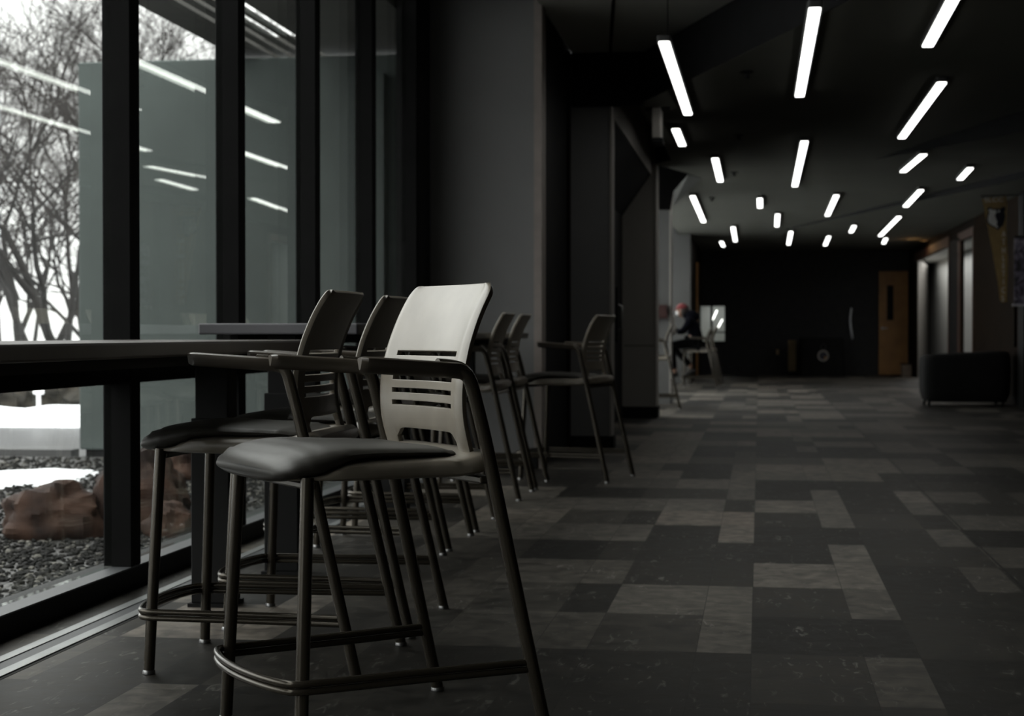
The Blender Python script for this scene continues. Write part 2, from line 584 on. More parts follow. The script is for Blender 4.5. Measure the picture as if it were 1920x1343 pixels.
for ci_ in range(-6, 11):
    for ri in range(-14, 63):
        t_ = TILES.get((ci_, ri))
        if t_ is None:
            a_ = random.choice((.2, .4, .7, 1.1, 1.8, 2.6, 3.1, 3.6, 4.0))
            b2 = a_ if random.random() < .62 else random.choice((.4, .9, 1.6, 2.6, 3.4))
            k_ = 0.7 if ci_ >= 2 else 1.0
            t_ = (a_ * k_, b2 * k_)
        xa_ = -0.019 + ci_ * .4572
        ya_ = 4.643 + (ri - 1) * .6155
        for (u0, u1, tv) in ((0, .6667, t_[0]), (.6667, 1, t_[1])):
            x0_, x1_ = max(-2.3, xa_ + u0 * .4572), min(4.2, xa_ + u1 * .4572)
            y0_, y1_ = max(Y0, ya_), min(42.0, ya_ + .6155)
            if x1_ - x0_ < .001 or y1_ - y0_ < .001:
                continue
            fb.add([(x0_, y0_, 0), (x1_, y0_, 0), (x1_, y1_, 0), (x0_, y1_, 0)], [(0, 1, 2, 3)])
            tone.append(tv)
nt_ = len(fb.f)
fb.box((-2.3, Y0, -0.12), (4.2, 42.0, -0.0006))
tone += [1.0] * (len(fb.f) - nt_)
fo_ = fb.build('floor', M_FLOOR)
ta = fo_.data.attributes.new('tone', 'FLOAT', 'FACE')
ta.data.foreach_set('value', tone)
struct(fo_, 'floor of grey and brown stone-look tiles', 'floor')
struct(MB().box((-2.3, Y0 - 0.15, 0), (XR + .2, Y0, 3.5)).build('wall_back', M_WALL), 'wall behind the viewer', 'wall')

# window wall: bays between the dark mullions, each with its frame and its two panes
mull_y = [5.516 - 1.2192 * k for k in range(4, 0, -1)] + [5.516 + 1.2192 * k for k in range(5)]
MW = 0.09
z_rail0, z_rail1, z_top = 0.713, 0.797, 3.3


def window_bay(n, ya, yb, last=False):
    f = MB()
    f.box((X_OUT, ya, 0.075), (X_IN, ya + MW, z_top))
    if last:
        f.box((X_OUT, yb, 0.075), (X_IN, yb + MW, z_top))
    f.box((X_OUT, ya + MW, z_rail0), (X_IN, yb, z_rail1))
    f.box((X_OUT, ya + MW, z_top - 0.1), (X_IN, yb, z_top))
    fo = f.build('window_%d' % n, M_MULL, bevel=0.003, bseg=1)
    p = MB()
    p.box((X_GL - .012, ya + MW, 0.075), (X_GL + .012, yb, z_rail0))
    p.box((X_GL - .012, ya + MW, z_rail1), (X_GL + .012, yb, z_top - .1))
    p.build('glass_pane', M_GLASS, fo)
    struct(fo, 'floor to ceiling window bay with dark metal mullion', 'window')


for i in range(len(mull_y) - 1):
    window_bay(i + 1, mull_y[i], mull_y[i + 1], last=(i == len(mull_y) - 2))
yA, yB = mull_y[0], mull_y[-1] + MW
sill = MB().box((X_OUT - .05, Y0, 0.0), (X_IN, yB, 0.07)).build('trim_1', M_PED)
struct(sill, 'dark kerb under the windows', 'trim')
struct(MB().box((X_GL + .013, yA, 0.07), (X_IN + .001, yB, 0.0752)).build('trim_2', M_SILL), 'grey metal sill along the windows', 'trim')
struct(MB().box((-2.3, Y0, z_top), (X_IN, 17.5, 3.5)).build('trim_3', M_BLACK), 'dark header over the windows', 'trim')
struct(MB().box((-2.3, Y0, 0), (X_IN, yA, z_top)).build('wall_left', M_WALL), 'plain wall piece left of the windows', 'wall')
struct(MB().box((-2.3, yB, 0), (X_IN, 10.83, z_top)).build('trim_4', M_BLACK), 'black window jamb', 'trim')

# pilaster with a grey face, then a dark wall with a door frame, then the pillar with an opening in its side
struct(MB().box((-2.3, 10.83, 0.0), (-1.456, 11.03, 3.5)).build('wall_pilaster', M_WALL), 'grey wall face at the end of the windows', 'wall')
struct(MB().box((-1.456, 10.822, 0.0), (-1.405, 11.03, 3.5)).build('trim_5', M_TRIMB), 'brown corner trim on the grey wall, side light put into its colour', 'trim')
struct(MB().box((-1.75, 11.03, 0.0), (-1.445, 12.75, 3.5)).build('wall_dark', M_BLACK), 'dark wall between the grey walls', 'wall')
struct(MB().box((-1.446, 12.60, 0.0), (-1.425, 12.68, 3.03)).box((-1.446, 12.72, 0.0), (-1.43, 12.75, 3.03)).build('trim_6', M_WOODD),
       'dark brown door frame strip', 'trim')
struct(MB().box((-2.3, 12.75, 0.0), (-1.12, 12.95, 3.03)).build('wall_pillar', M_WALL), 'grey pillar face beside the dark wall', 'wall')
struct(MB().box((-1.13, 12.742, 0.1), (-1.112, 12.955, 3.0)).build('trim_7', M_WALLW), 'corner strip of the grey pillar, its lit edge painted pale', 'trim')  # light catching the corner is painted as a pale strip
struct(MB().box((-1.42, 12.95, 2.55), (-1.115, 17.5, 3.03)).build('wall_over_opening', M_WALLW), 'wall above the dark opening, ceiling light put into its pale colour', 'wall')
struct(MB().prism([(-1.42, 12.95), (-1.125, 12.95), (-1.125, 17.499), (-1.42, 17.499)], [2.12, 2.545, 2.545, 2.12], 2.549).build('trim_8', M_FASC),
       'black sloping head of the opening', 'trim')
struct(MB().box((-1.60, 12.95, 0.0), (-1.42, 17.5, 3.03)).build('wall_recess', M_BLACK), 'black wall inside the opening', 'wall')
struct(MB().box((-2.3, 17.5, 0.0), (-1.07, 17.9, 3.03)).build('wall_pillar_far', M_WALLW), 'grey pillar face beyond the opening', 'wall')
struct(MB().box((-1.082, 17.492, 0.1), (-1.062, 17.9, 3.0)).build('trim_9', M_WALLW), 'corner strip of the far pillar, its lit edge painted pale', 'trim')  # lit corner edge, painted with the brightened panel colour
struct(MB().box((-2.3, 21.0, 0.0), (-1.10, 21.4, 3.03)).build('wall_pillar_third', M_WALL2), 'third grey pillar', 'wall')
struct(MB().box((-1.112, 20.992, 0.1), (-1.092, 21.4, 2.9)).build('trim_10', M_WALLW), 'corner strip of the third pillar, its lit edge painted pale', 'trim')  # edge light on this pillar, put in as a paler strip
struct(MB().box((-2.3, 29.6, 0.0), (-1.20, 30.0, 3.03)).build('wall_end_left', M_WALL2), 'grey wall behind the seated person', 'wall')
struct(MB().box((-1.4, 30.0, 0.0), (-1.235, 36.0, 2.75)).build('wall_left_far', M_WOODD), 'dark wall at the far left', 'wall')
struct(MB().box((-1.24, 33.3, 0.0), (-1.20, 33.55, 2.3)).build('trim_11', M_ORANGE), 'wooden door frame at the far left', 'trim')
bb = [('baseboard_left', (-2.2, 10.81, 0), (-1.43, 10.83, 0.10)),
      ('baseboard_pillar', (-1.44, 12.73, 0), (-1.10, 12.75, 0.10)),
      ('baseboard_pillar_side', (-1.12, 12.73, 0), (-1.10, 12.955, 0.10)),
      ('baseboard_far', (-1.45, 17.48, 0), (-1.05, 17.5, 0.12)),
      ('baseboard_far_side', (-1.07, 17.48, 0), (-1.05, 17.9, 0.12))]
for n, a, b in bb:
    struct(MB().box(a, b).build(n, M_BLACK, bevel=0.004, bseg=1), 'black base along the wall', 'baseboard')
# horizontal joints in the wall panels
struct(MB().box((-1.44, 12.7485, 0.795), (-1.131, 12.751, 0.799)).build('trim_12', M_BLACK), 'panel joint on the grey pillar', 'trim')
struct(MB().box((-1.40, 17.4985, 0.755), (-1.083, 17.501, 0.762)).build('trim_13', M_BLACK), 'panel joint on the far pillar', 'trim')

# far windows of the left side
def far_window(n, ya, yb, nm):
    f = MB()
    w = (yb - ya) / nm
    for k in range(nm + 1):
        f.box((-2.25, ya + k * w - .04, 0), (-2.15, ya + k * w + .04, 3.0))
    f.box((-2.25, ya, 0), (-2.15, yb, .08))
    f.box((-2.25, ya, 2.95), (-2.15, yb, 3.03))
    fo = f.build('window_%d' % n, M_MULL)
    MB().box((-2.21, ya, 0.08), (-2.19, yb, 2.95)).build('glass_pane', M_GLASS, fo)
    struct(fo, 'far window bay on the left side', 'window')


far_window(11, 17.95, 20.95, 3)
far_window(12, 21.45, 29.55, 7)

# ceilings
struct(MB().box((-1.42, Y0, 3.03), (XR + .2, 36.2, 3.12)).build('ceiling', M_CEILA), 'grey upper ceiling', 'ceiling')
struct(MB().box((-2.3, Y0, 3.5), (-1.32, 17.5, 3.58)).box((-1.42, Y0, 3.12), (-1.36, 12.75, 3.5)).build('ceiling_bay', M_BLACK), 'dark ceiling over the window bay', 'ceiling')
struct(MB().box((-2.3, 17.5, 3.03), (-1.42, 36.2, 3.12)).build('ceiling_far', M_BLACK), 'dark ceiling over the far bays', 'ceiling')
ja, jb = at_height(1150, 0, 3.029), at_height(1143.5, 99, 3.029)
struct(MB().prism([(ja.x - .012, ja.y), (ja.x + .012, ja.y), (jb.x + .012, jb.y), (jb.x - .012, jb.y)], 3.026, 3.031).build('trim_14', M_FASC),
       'dark joint in the upper ceiling', 'trim')
ZC = 2.645
cloud = [(XR, 1.45), (XR, 36.0), (-1.24, 36.0), (-1.24, 31.0), (-1.40, 30.0), (-1.40, 19.6), (-0.77, 18.46), (-1.06, 17.45), (-1.06, 17.3), (-0.885, 17.0), (-0.87, 12.70), (-0.163, 10.80)]
ci = MB()
ci.prism(cloud, ZC, 3.02)
co = ci.build('ceiling_panel', M_CEIL)
co.data.materials.append(M_FASC)
for p in co.data.polygons:
    if abs(p.normal.z) < 0.5:
        p.material_index = 1
struct(co, 'lowered dark grey ceiling with a black stepped edge', 'ceiling')
struct(MB().box((-1.42, 12.73, 2.62), (-0.87, 12.77, 3.03)).build('trim_15', M_FASC), 'black fascia of the ceiling step', 'trim')


FACETS = []


def ceil_z(x, y):
    z = ZC
    for (a, b, c_, dq) in FACETS:
        det = (b[1] - c_[1]) * (a[0] - c_[0]) + (c_[0] - b[0]) * (a[1] - c_[1])
        l1 = ((b[1] - c_[1]) * (x - c_[0]) + (c_[0] - b[0]) * (y - c_[1])) / det
        l2 = ((c_[1] - a[1]) * (x - c_[0]) + (a[0] - c_[0]) * (y - c_[1])) / det
        if l1 >= -.06 and l2 >= -.06 and l1 + l2 <= 1.06:
            z = min(z, ZC - dq * l2)
    return z


def blade(name, p, q, r_, dq, label):
    """a tilted ceiling facet: flush at p and r_, dropped by dq at q, with its black riser"""
    zz = ZC - 0.001
    FACETS.append((p, q, r_, dq))
    o = MB().add([(p[0], p[1], zz), (q[0], q[1], zz - dq), (r_[0], r_[1], zz), (q[0], q[1], zz)],
                 [(0, 1, 2), (0, 3, 1), (1, 3, 2), (0, 2, 3)]).build(name, M_CEIL)
    o.data.materials.append(M_FASC)
    o.data.polygons[1].material_index = 1
    struct(o, label, 'ceiling')


p1, p2 = at_height(1637, 300, ZC), at_height(1920, 205, ZC)
dr = (p2 - p1)
q1 = p1 + dr * ((XR - p1.x) / dr.x)
blade('ceiling_facet', p1, q1, (XR, 17.0), 0.18 * (q1 - p1).length / dr.length, 'tilted ceiling facet near the right wall')
p3, p4 = at_height(1417, 443, ZC), at_height(1804, 348, ZC)
dr2 = p4 - p3
q2 = p3 + dr2 * ((XR - p3.x) / dr2.x)
blade('ceiling_facet_far', p3, q2, (XR, 33.0), 0.10, 'second tilted ceiling facet further back')
# pale folded facet over the far left bays
fa = [at_height(1290, 327, ZC - .004), at_height(1315, 335, ZC - .004), at_depth(1262, 386, 21.0), at_depth(1262, 360, 20.2)]
fm = MB().add([*fa, *[p + Vector((0, 0, 0.05)) for p in fa]], [(0, 1, 2), (0, 2, 3), (4, 6, 5), (4, 7, 6), (0, 4, 5, 1), (1, 5, 6, 2), (2, 6, 7, 3), (3, 7, 4, 0)])
struct(fm.build('ceiling_fold', M_FACET), 'pale folded facet of the ceiling above the far pillars', 'ceiling')

bk = [(1222, 301), (1290, 327), (1262, 360), (1257, 394), (1222, 394)]
bv_ = [at_depth(x, y, 18.35) for x, y in bk] + [at_depth(x, y, 18.5) for x, y in bk]
nb_ = len(bk)
struct(MB().add(bv_, [tuple(range(nb_)), tuple(range(2 * nb_ - 1, nb_ - 1, -1))] + [(i, nb_ + i, nb_ + (i + 1) % nb_, (i + 1) % nb_) for i in range(nb_)]).build('trim_22', M_FASC),
       'black angled bulkhead above the far pillars', 'trim')

# far wall and right wall
wl_ = MB()
wl_.box((-2.3, Y1, 0), (-1.26, Y1 + .15, 2.75)).box((-0.70, Y1, 0), (XR + .2, Y1 + .15, 2.75))
wl_.box((-1.26, Y1, 0), (-0.70, Y1 + .15, 0.70)).box((-1.26, Y1, 1.50), (-0.70, Y1 + .15, 2.75))
struct(wl_.build('wall_far', M_BLACKF), 'black end wall of the corridor', 'wall')
# small interior window in the far wall with the lit room behind it
wf = MB()
for a, b in (((-1.26, 35.97, 0.70), (-1.235, 36.05, 1.5)), ((-0.725, 35.97, 0.70), (-0.70, 36.05, 1.5)), ((-1.03, 35.97, 0.70), (-0.98, 36.05, 1.5)),
             ((-1.26, 35.97, 0.70), (-0.70, 36.05, 0.725)), ((-1.26, 35.97, 1.475), (-0.70, 36.05, 1.5)), ((-1.0, 35.97, 0.90), (-0.72, 36.05, 0.93))):
    wf.box(a, b)
wfo = wf.build('window_13', M_WOODD)
struct(wfo, 'small pale interior window in the black end wall', 'window')
MB().box((-1.24, 36.02, 0.72), (-0.72, 36.03, 1.48)).build('glass_pane', M_GLASS, wfo)
struct(MB().box((-1.5, 37.0, 0.5), (-0.4, 37.05, 1.75)).box((-1.55, 36.15, 0.5), (-1.5, 37.05, 1.75)).box((-0.4, 36.15, 0.5), (-0.35, 37.05, 1.75))
       .box((-1.55, 36.15, 0.45), (-0.35, 37.05, 0.5)).box((-1.55, 36.15, 1.75), (-0.35, 37.05, 1.8)).build('wall_office', M_WHITE),
       'pale walls of the small room behind the interior window', 'wall')
for (xa, ya, xb, yb) in ((1336, 600, 1344, 583), (1346, 615, 1354, 600)):
    a, b = at_depth(xa, ya, 35.9), at_depth(xb, yb, 36.3)
    t = MB().tube([a, b], 0.014, 8).build('tube_lamp', M_LIGHT)
    tag(t, 'small slanting lamp tube glowing behind the interior window, %s of the two' % ('upper' if ya < 610 else 'lower'), 'lamp', 'lamps behind the interior window')

rw = MB()
rw.box((XR, Y0, 0), (XR + .04, 25.30, 3.1))
rw.box((XR, 25.30, 0), (XR + .04, 26.85, 0.60)).box((XR, 25.30, 2.34), (XR + .04, 26.85, 3.1))
rw.box((XR, 26.85, 0), (XR + .04, 28.50, 3.1))
rw.box((XR, 28.50, 2.34), (XR + .04, 34.5, 3.1)).box((XR, 34.5, 0), (XR + .04, 36.0, 3.1))
struct(rw.build('wall_right', M_WOODD), 'dark brown wall on the right', 'wall')
struct(MB().box((XR - .03, 26.85, 0), (XR, 27.13, 2.4)).box((XR - .03, 25.2, 0.55), (XR, 25.30, 2.4)).box((XR - .03, 25.2, 2.34), (XR, 27.13, 2.46))
       .box((XR - .03, 28.43, 0), (XR, 28.50, 2.34)).box((XR - .03, 28.43, 2.34), (XR, 34.6, 2.50)).build('trim_16', M_REDW),
       'honey wood frames around the openings on the right', 'trim')
struct(MB().box((XR - .02, 27.18, 0), (XR, 28.35, 2.4)).build('door_2', M_BLACK), 'black door between the two pale openings', 'door')
side = MB()
side.box((3.97, 20.0, 0), (4.05, 41.0, 2.6)).box((XR + .04, 20.0, 0), (4.05, 20.1, 2.6))
struct(side.build('wall_passage', M_WHITE), 'white wall of the side passage on the right', 'wall')
struct(MB().add([(XR + .04, 34.55, 0), (3.97, 40.2, 0), (3.97, 40.3, 0), (XR + .04, 34.7, 0), (XR + .04, 34.55, 2.5), (3.97, 40.2, 2.5), (3.97, 40.3, 2.5), (XR + .04, 34.7, 2.5)],
                [(0, 3, 2, 1), (4, 5, 6, 7), (0, 1, 5, 4), (1, 2, 6, 5), (2, 3, 7, 6), (3, 0, 4, 7)]).build('wall_passage_end', M_WALLW), 'slanting end wall of the side passage', 'wall')
struct(MB().box((XR + .04, 20, 2.5), (4.05, 41.0, 2.6)).build('ceiling_passage', M_WHITE), 'white ceiling of the side passage', 'ceiling')
sl = MB()
for k in range(74):
    z = 0.12 + k * 0.034
    sl.box((XR - .022, 16.6, z), (XR + .001, 25.15, z + 0.015))
struct(sl.build('trim_17', M_WOOD), 'horizontal wooden slats on the right wall', 'trim')
struct(MB().box((XR - .05, 20.3, 0), (XR - .001, 20.75, 2.6)).build('trim_18', M_BLACK), 'black upright strip between the slat panels', 'trim')
# honey wood door in the far wall
dm = MB().box((2.50, 35.93, 0.02), (2.665, 35.985, 2.2)).box((2.80, 35.93, 0.02), (3.10, 35.985, 2.2)).box((2.665, 35.93, 0.02), (2.80, 35.985, 1.17)).box((2.665, 35.93, 1.90), (2.80, 35.985, 2.2))
do = dm.build('door_1', M_ORANGE)
struct(do, 'honey wood door with a narrow window in the far right corner', 'door')
MB().box((2.665, 35.95, 1.17), (2.80, 35.96, 1.90)).build('door_window', M_BLACK, do)
MB().tube([(2.57, 35.93, 1.0), (2.57, 35.88, 1.0), (2.67, 35.88, 1.0)], 0.012, 8).lathe([(0.028, -0.01), (0.028, 0.0)], (2.57, 35.93, 1.0), 12, 'y').build('door_handle', M_METAL, do, smooth=40)

# floor grille along the windows
g = MB().box((-1.99, Y0, 0.0), (-1.965, 10.8, 0.001)).build('floor_grille', M_PED)
tag(g, 'long floor vent strip with bright metal edges along the windows', 'floor vent')
MB().box((-2.045, Y0, -.001), (-2.01, 10.8, 0.004)).build('edge_strip', M_GRILLE, g)
MB().box((-1.962, Y0, -.001), (-1.925, 10.8, 0.004)).build('edge_strip', M_GRILLE, g)
MB().box((-2.01, Y0, -.001), (-1.962, 10.8, 0.0012)).build('slot_bed', M_SILL, g)
MB().box((-1.925, Y0, -.001), (-1.912, 10.8, 0.001)).build('gap', M_BLACK, g)

# ------------------------------------------------------------------ ceiling lights
LIGHTS = [
    ((1244, 80), (1289.5, 216), 'long slanting light strip nearest the grey pillar, first along the left'),
    ((1526.5, 17), (1498, 182), 'longest light strip, upper middle of the ceiling'),
    ((1785, 0), (1737, 89), 'light strip cut off by the top edge of the photo'),
    ((1764.5, 156), (1689, 260), 'long slanting strip below the one cut off at the top'),
    ((1266, 243), (1279, 274), 'short strip just below the long strip by the grey pillar'),
    ((1340, 298), (1350, 341), 'short strip by the pale ceiling fold'),
    ((1507.5, 266), (1489.5, 350), 'second strip of the middle row, behind the longest one'),
    ((1730.5, 276), (1692, 323), 'strip by the tip of the near ceiling facet'),
    ((1818, 316), (1798.5, 337.5), 'short strip nearest the pennant on the right'),
    ((1298, 368.5), (1319, 417), 'slanting strip above the seated person'),
    ((1424, 373), (1424.5, 390), 'stubby strip at the centre of the ceiling'),
    ((1567.5, 367), (1550.5, 405), 'strip of the middle row above the black end wall'),
    ((1726, 357), (1697, 388), 'strip between the facet tip strip and the far slanting strip on the right'),
    ((1457.5, 402.6), (1456, 425), 'stubby strip just beyond the one at the centre'),
    ((1685, 407), (1649.5, 443), 'far slanting strip above the honey wood door'),
    ((1374, 426.6), (1378.5, 453), 'far strip above the interior window'),
    ((1482.5, 435), (1478, 459), 'far stubby strip above the wooden stand'),
    ((1553.5, 444), (1546.5, 460.6), 'tiny far strip above the table with the seal'),
    ((1601, 424), (1595, 436), 'tiny far strip in line with the curved door pull'),
    ((1660.5, 447.5), (1656, 457), 'tiniest far strip just above the honey wood door'),
    ((1352, 453.7), (1356, 462.6), 'tiniest far strip at the left, above the interior window'),
]


def seg_frame(a, b):
    d = (b - a)
    d.z = 0
    d.normalize()
    return d, Vector((-d.y, d.x, 0))


def stadium(a, b, w, r, z):
    """rounded-corner bar outline from a to b"""
    d, n = seg_frame(a.copy(), b.copy())
    L = (b - a).length
    out = []
    for cx_, cy_, a0 in ((L - r, w / 2 - r, 0), (r, w / 2 - r, 90), (r, -w / 2 + r, 180), (L - r, -w / 2 + r, 270)):
        for k in range(4):
            t = math.radians(a0 + 30 * k)
            q = a + d * (cx_ + r * math.cos(t)) + n * (cy_ + r * math.sin(t))
            out.append((q.x, q.y))
    return out


zl = 2.605
for (pa, pb, lab) in LIGHTS:
    a, b = at_height(*pa, zl), at_height(*pb, zl)
    for _k in range(12):
        a = at_height(*pa, ceil_z(a.x, a.y) - .04)
        b = at_height(*pb, ceil_z(b.x, b.y) - .04)
    if pa[1] == 0:
        a = a + (a - b) * 0.6
    bl = (b - a)
    d = bl.normalized()
    far = a.y > 22
    a2, b2 = a - d * 0.0, b + d * 0.0
    root = empty('ceiling_light', (a + b) / 2)
    tag(root, lab, 'ceiling light', 'light strips on the ceiling')
    poly = stadium(a, b, 0.064, 0.018, zl)
    polyh = stadium(a - d * .012, b + d * .012, 0.084, 0.02, zl)
    h = MB().prism(polyh, [ceil_z(*q_) - .036 for q_ in polyh], [ceil_z(*q_) - .002 for q_ in polyh]).build('housing', M_HOUS)
    l = MB().prism(poly, [ceil_z(*q_) - .044 for q_ in poly], [ceil_z(*q_) - .035 for q_ in poly]).build('diffuser', M_LIGHT)
    rods = None
    if a.y < 12:
        rods = []
        for t in (0.12, 0.88):
            p = a.lerp(b, t)
            rods.append(MB().tube([(p.x, p.y, ZC - .004), (p.x, p.y, 3.03)], 0.003, 8).build('hanger_rod', M_FASC))
    for o in [h, l] + (rods or []):
        if o:
            o.parent = root
            o.matrix_parent_inverse = Matrix.Translation(-root.location)

# small sprinkler heads
for (px, py, lab) in ((1399, 136, 'small dark sprinkler head between the two longest light strips'), (1384, 254, 'small dark sprinkler head in line with the short strip by the pillar'),
                      (1376, 323, 'small dark sprinkler head right of the short strip by the pale fold'), (1335, 371, 'small dark sprinkler head beside the strip above the person'),
                      (1478, 428, 'small dark sprinkler head above the far stubby strip')):
    p = at_height(px, py, ZC - .001)
    o = MB().lathe([(0.045, 0.0), (0.045, -0.006), (0.018, -0.012), (0.012, -0.035), (0.022, -0.037), (0.022, -0.042)], (0, 0, 0), 14).build('sprinkler_head', M_BLACK, smooth=40)
    o.location = p
    tag(o, lab, 'sprinkler', 'sprinkler heads in the ceiling')
# warm downlight by the right wall
p = at_height(1733, 452, 2.63)
dl = MB().lathe([(0.11, 0.012), (0.11, 0.0), (0.085, 0.0), (0.08, 0.010)], (0, 0, 0), 20).build('downlight', M_WOODD, smooth=40)
dl.location = p
tag(dl, 'round warm downlight by the right wall above the pale openings', 'downlight')
MB().lathe([(0.078, 0.004), (0.078, 0.008)], (0, 0, 0), 20).build('lens', emit('warm_lens', (1.0, 0.5, 0.16), 0.6), dl)
point_light('warm_downlight_lamp', (p.x - .25, p.y - 0.4, p.z - 0.12), 1.6, (1.0, 0.55, 0.22), 0.06)

# pale box hung from the ceiling and rod in the opening
pt, pbm = at_depth(1233, 205, 13.06), at_depth(1233, 272, 13.06)
hs = empty('hanging_sign', (pt.x, pt.y, ZC))
tag(hs, 'small pale box hung from the ceiling edge beside the pale wall', 'sign')
MB().box((-.10, -.06, -.012), (.10, .06, -.001)).build('mounting_plate', M_BLACK, hs)
MB().box((-.038, -.14, -.245), (.030, .14, -.012)).build('case', M_WALLW, hs, bevel=.006)
MB().box((-.038, -.14, -.285), (.045, .14, -.245)).build('lower_edge', M_BLACK, hs, bevel=.004)
pr = at_depth(1160, 276, 14.6)
sp = empty('sidewall_sprinkler', (-1.42, pr.y, pr.z))
tag(sp, 'thin sprinkler rod sticking out inside the dark opening', 'sprinkler')
MB().tube([(0, 0, 0), (0.20, 0, 0)], 0.006, 8).build('rod', M_METAL, sp)
MB().lathe([(0.012, -.02), (0.02, -.012), (0.008, 0.0), (0.008, .02), (0.014, .03)], (0.21, 0, 0), 10).build('head', M_METAL, sp, smooth=50)
ph = empty('door_pull', (-1.42, 16.78, 0.0))
tag(ph, 'bright vertical pull handle on the black wall inside the opening', 'door handle')
MB().box((0, -.09, .80), (.02, .10, 1.35)).build('back_plate', M_PED, ph)
MB().tube([(0.02, 0, .92), (0.055, 0, .94), (0.055, 0, 1.16), (0.02, 0, 1.18)], 0.010, 8).build('handle', M_METAL, ph, smooth=50)

# ------------------------------------------------------------------ bar stools
def rounded_section(hw, z0, z1, n=20, e=3.2, ez=2.4):
    out = []
    cz, hz = (z0 + z1) / 2, (z1 - z0) / 2
    for k in range(n):
        a = 2 * PI * k / n
        c_, s_ = math.cos(a), math.sin(a)
        out.append((hw * math.copysign(abs(c_) ** (2 / e), c_), cz + hz * math.copysign(abs(s_) ** (2 / ez), s_)))
    return out


def smooth_path(pts, n=6):
    """Catmull-Rom through pts"""
    P = [Vector(p) for p in pts]
    P = [P[0] * 2 - P[1]] + P + [P[-1] * 2 - P[-2]]
    out = []
    for i in range(1, len(P) - 2):
        for k in range(n):
            t = k / n
            a, b, c_, d = P[i - 1], P[i], P[i + 1], P[i + 2]
            out.append(0.5 * ((2 * b) + (c_ - a) * t + (2 * a - 5 * b + 4 * c_ - d) * t * t + (3 * b - a - 3 * c_ + d) * t ** 3))
    out.append(P[-2])
    return out


def lerp_table(tab, x):
    if x <= tab[0][0]:
        return tab[0][1:]
    for a, b in zip(tab, tab[1:]):
        if x <= b[0]:
            t = (x - a[0]) / (b[0] - a[0])
            t = t * t * (3 - 2 * t)
            return [p + (q - p) * t for p, q in zip(a[1:], b[1:])]
    return tab[-1][1:]


def back_profile(z):
    tab = [(0.575, -0.150), (0.63, -0.128), (0.70, -0.112), (0.78, -0.112), (0.86, -0.130), (0.93, -0.158), (0.998, -0.196)]
    return lerp_lin(tab, z)


def lerp_lin(tab, x):
    if x <= tab[0][0]:
        return tab[0][1]
    for i, (a, b) in enumerate(zip(tab, tab[1:])):
        if x <= b[0]:
            t = (x - a[0]) / (b[0] - a[0])
            # Catmull-Rom on the table values
            pm = tab[i - 1][1] if i else a[1] - (b[1] - a[1])
            pp = tab[i + 2][1] if i + 2 < len(tab) else b[1] + (b[1] - a[1])
            return 0.5 * (2 * a[1] + (b[1] - pm) * t + (2 * pm - 5 * a[1] + 4 * b[1] - pp) * t * t + (3 * a[1] - pm - 3 * b[1] + pp) * t ** 3)
    return tab[-1][1]


def make_backrest():
    slot_z = [0.839, 0.811, 0.782, 0.752, 0.723]
    hs = 0.0055
    cut_z, stem_bot = 0.664, 0.583
    rows = [stem_bot, 0.60, 0.62, 0.64, 0.652, cut_z, 0.675, 0.69, 0.705]
    for z in sorted(slot_z):
        rows += [z - hs - .003, z - hs, z + hs, z + hs + .003]
    rows += [0.86, 0.88, 0.90, 0.92, 0.94, 0.955, 0.966, 0.975, 0.982, 0.988, 0.993, 0.997]
    rows = sorted(rows)
    slot_w = 0.150
    cut_w = 0.152
    us = [-1 + 2 * k / 32 for k in range(33)]
    W0 = 0.210
    # columns in metres at the reference width, with exact slot and cut edges
    cols = sorted(set([round(u * W0, 4) for u in us if abs(abs(u * W0) - slot_w) > 0.006] + [-slot_w, slot_w]))
    top, r = rows[-1], 0.030

    def halfw(z):
        w = W0 - 0.010 * max(0, (z - 0.80) / 0.2) - 0.006 * max(0, (0.66 - z) / 0.08)
        if z > top - r:
            dz = z - (top - r)
            w -= r - math.sqrt(max(0, r * r - dz * dz))
        return w

    vs_, idx = [], {}
    for i, z in enumerate(rows):
        for j, y in enumerate(cols):
            u = y / W0
            w = halfw(z)
            yy = y if abs(y) <= slot_w + 1e-6 else math.copysign(slot_w + (abs(y) - slot_w) * (w - slot_w) / (W0 - slot_w), y)
            zz = z
            # rounded upper corners of the lower cut-out
            if abs(z - cut_z) < 1e-6 and abs(y) <= cut_w:
                k = max(0, (abs(y) - 0.112) / 0.040)
                zz = z - 0.030 * (1 - math.sqrt(max(0, 1 - k * k)))
            x = back_profile(zz) + 0.030 * u * u - 0.030 * 0.35
            # edges roll back a little
            if abs(u) > 0.86:
                x -= 0.012 * ((abs(u) - 0.86) / 0.14) ** 2
            if z > 0.97:
                x -= 0.10 * (z - 0.97) ** 1.0 * 0.4
            idx[(i, j)] = len(vs_)
            vs_.append((x, yy, zz))
    fs_ = []
    for i in range(len(rows) - 1):
        zm = (rows[i] + rows[i + 1]) / 2
        slot = any(abs(zm - z) < hs for z in slot_z)
        for j in range(len(cols) - 1):
            ym = (cols[j] + cols[j + 1]) / 2
            if slot and abs(ym) < slot_w:
                continue
            if zm < cut_z and abs(ym) < slot_w:
                continue
            fs_.append((idx[(i, j)], idx[(i, j + 1)], idx[(i + 1, j + 1)], idx[(i + 1, j)]))
    return MB().add(vs_, fs_)


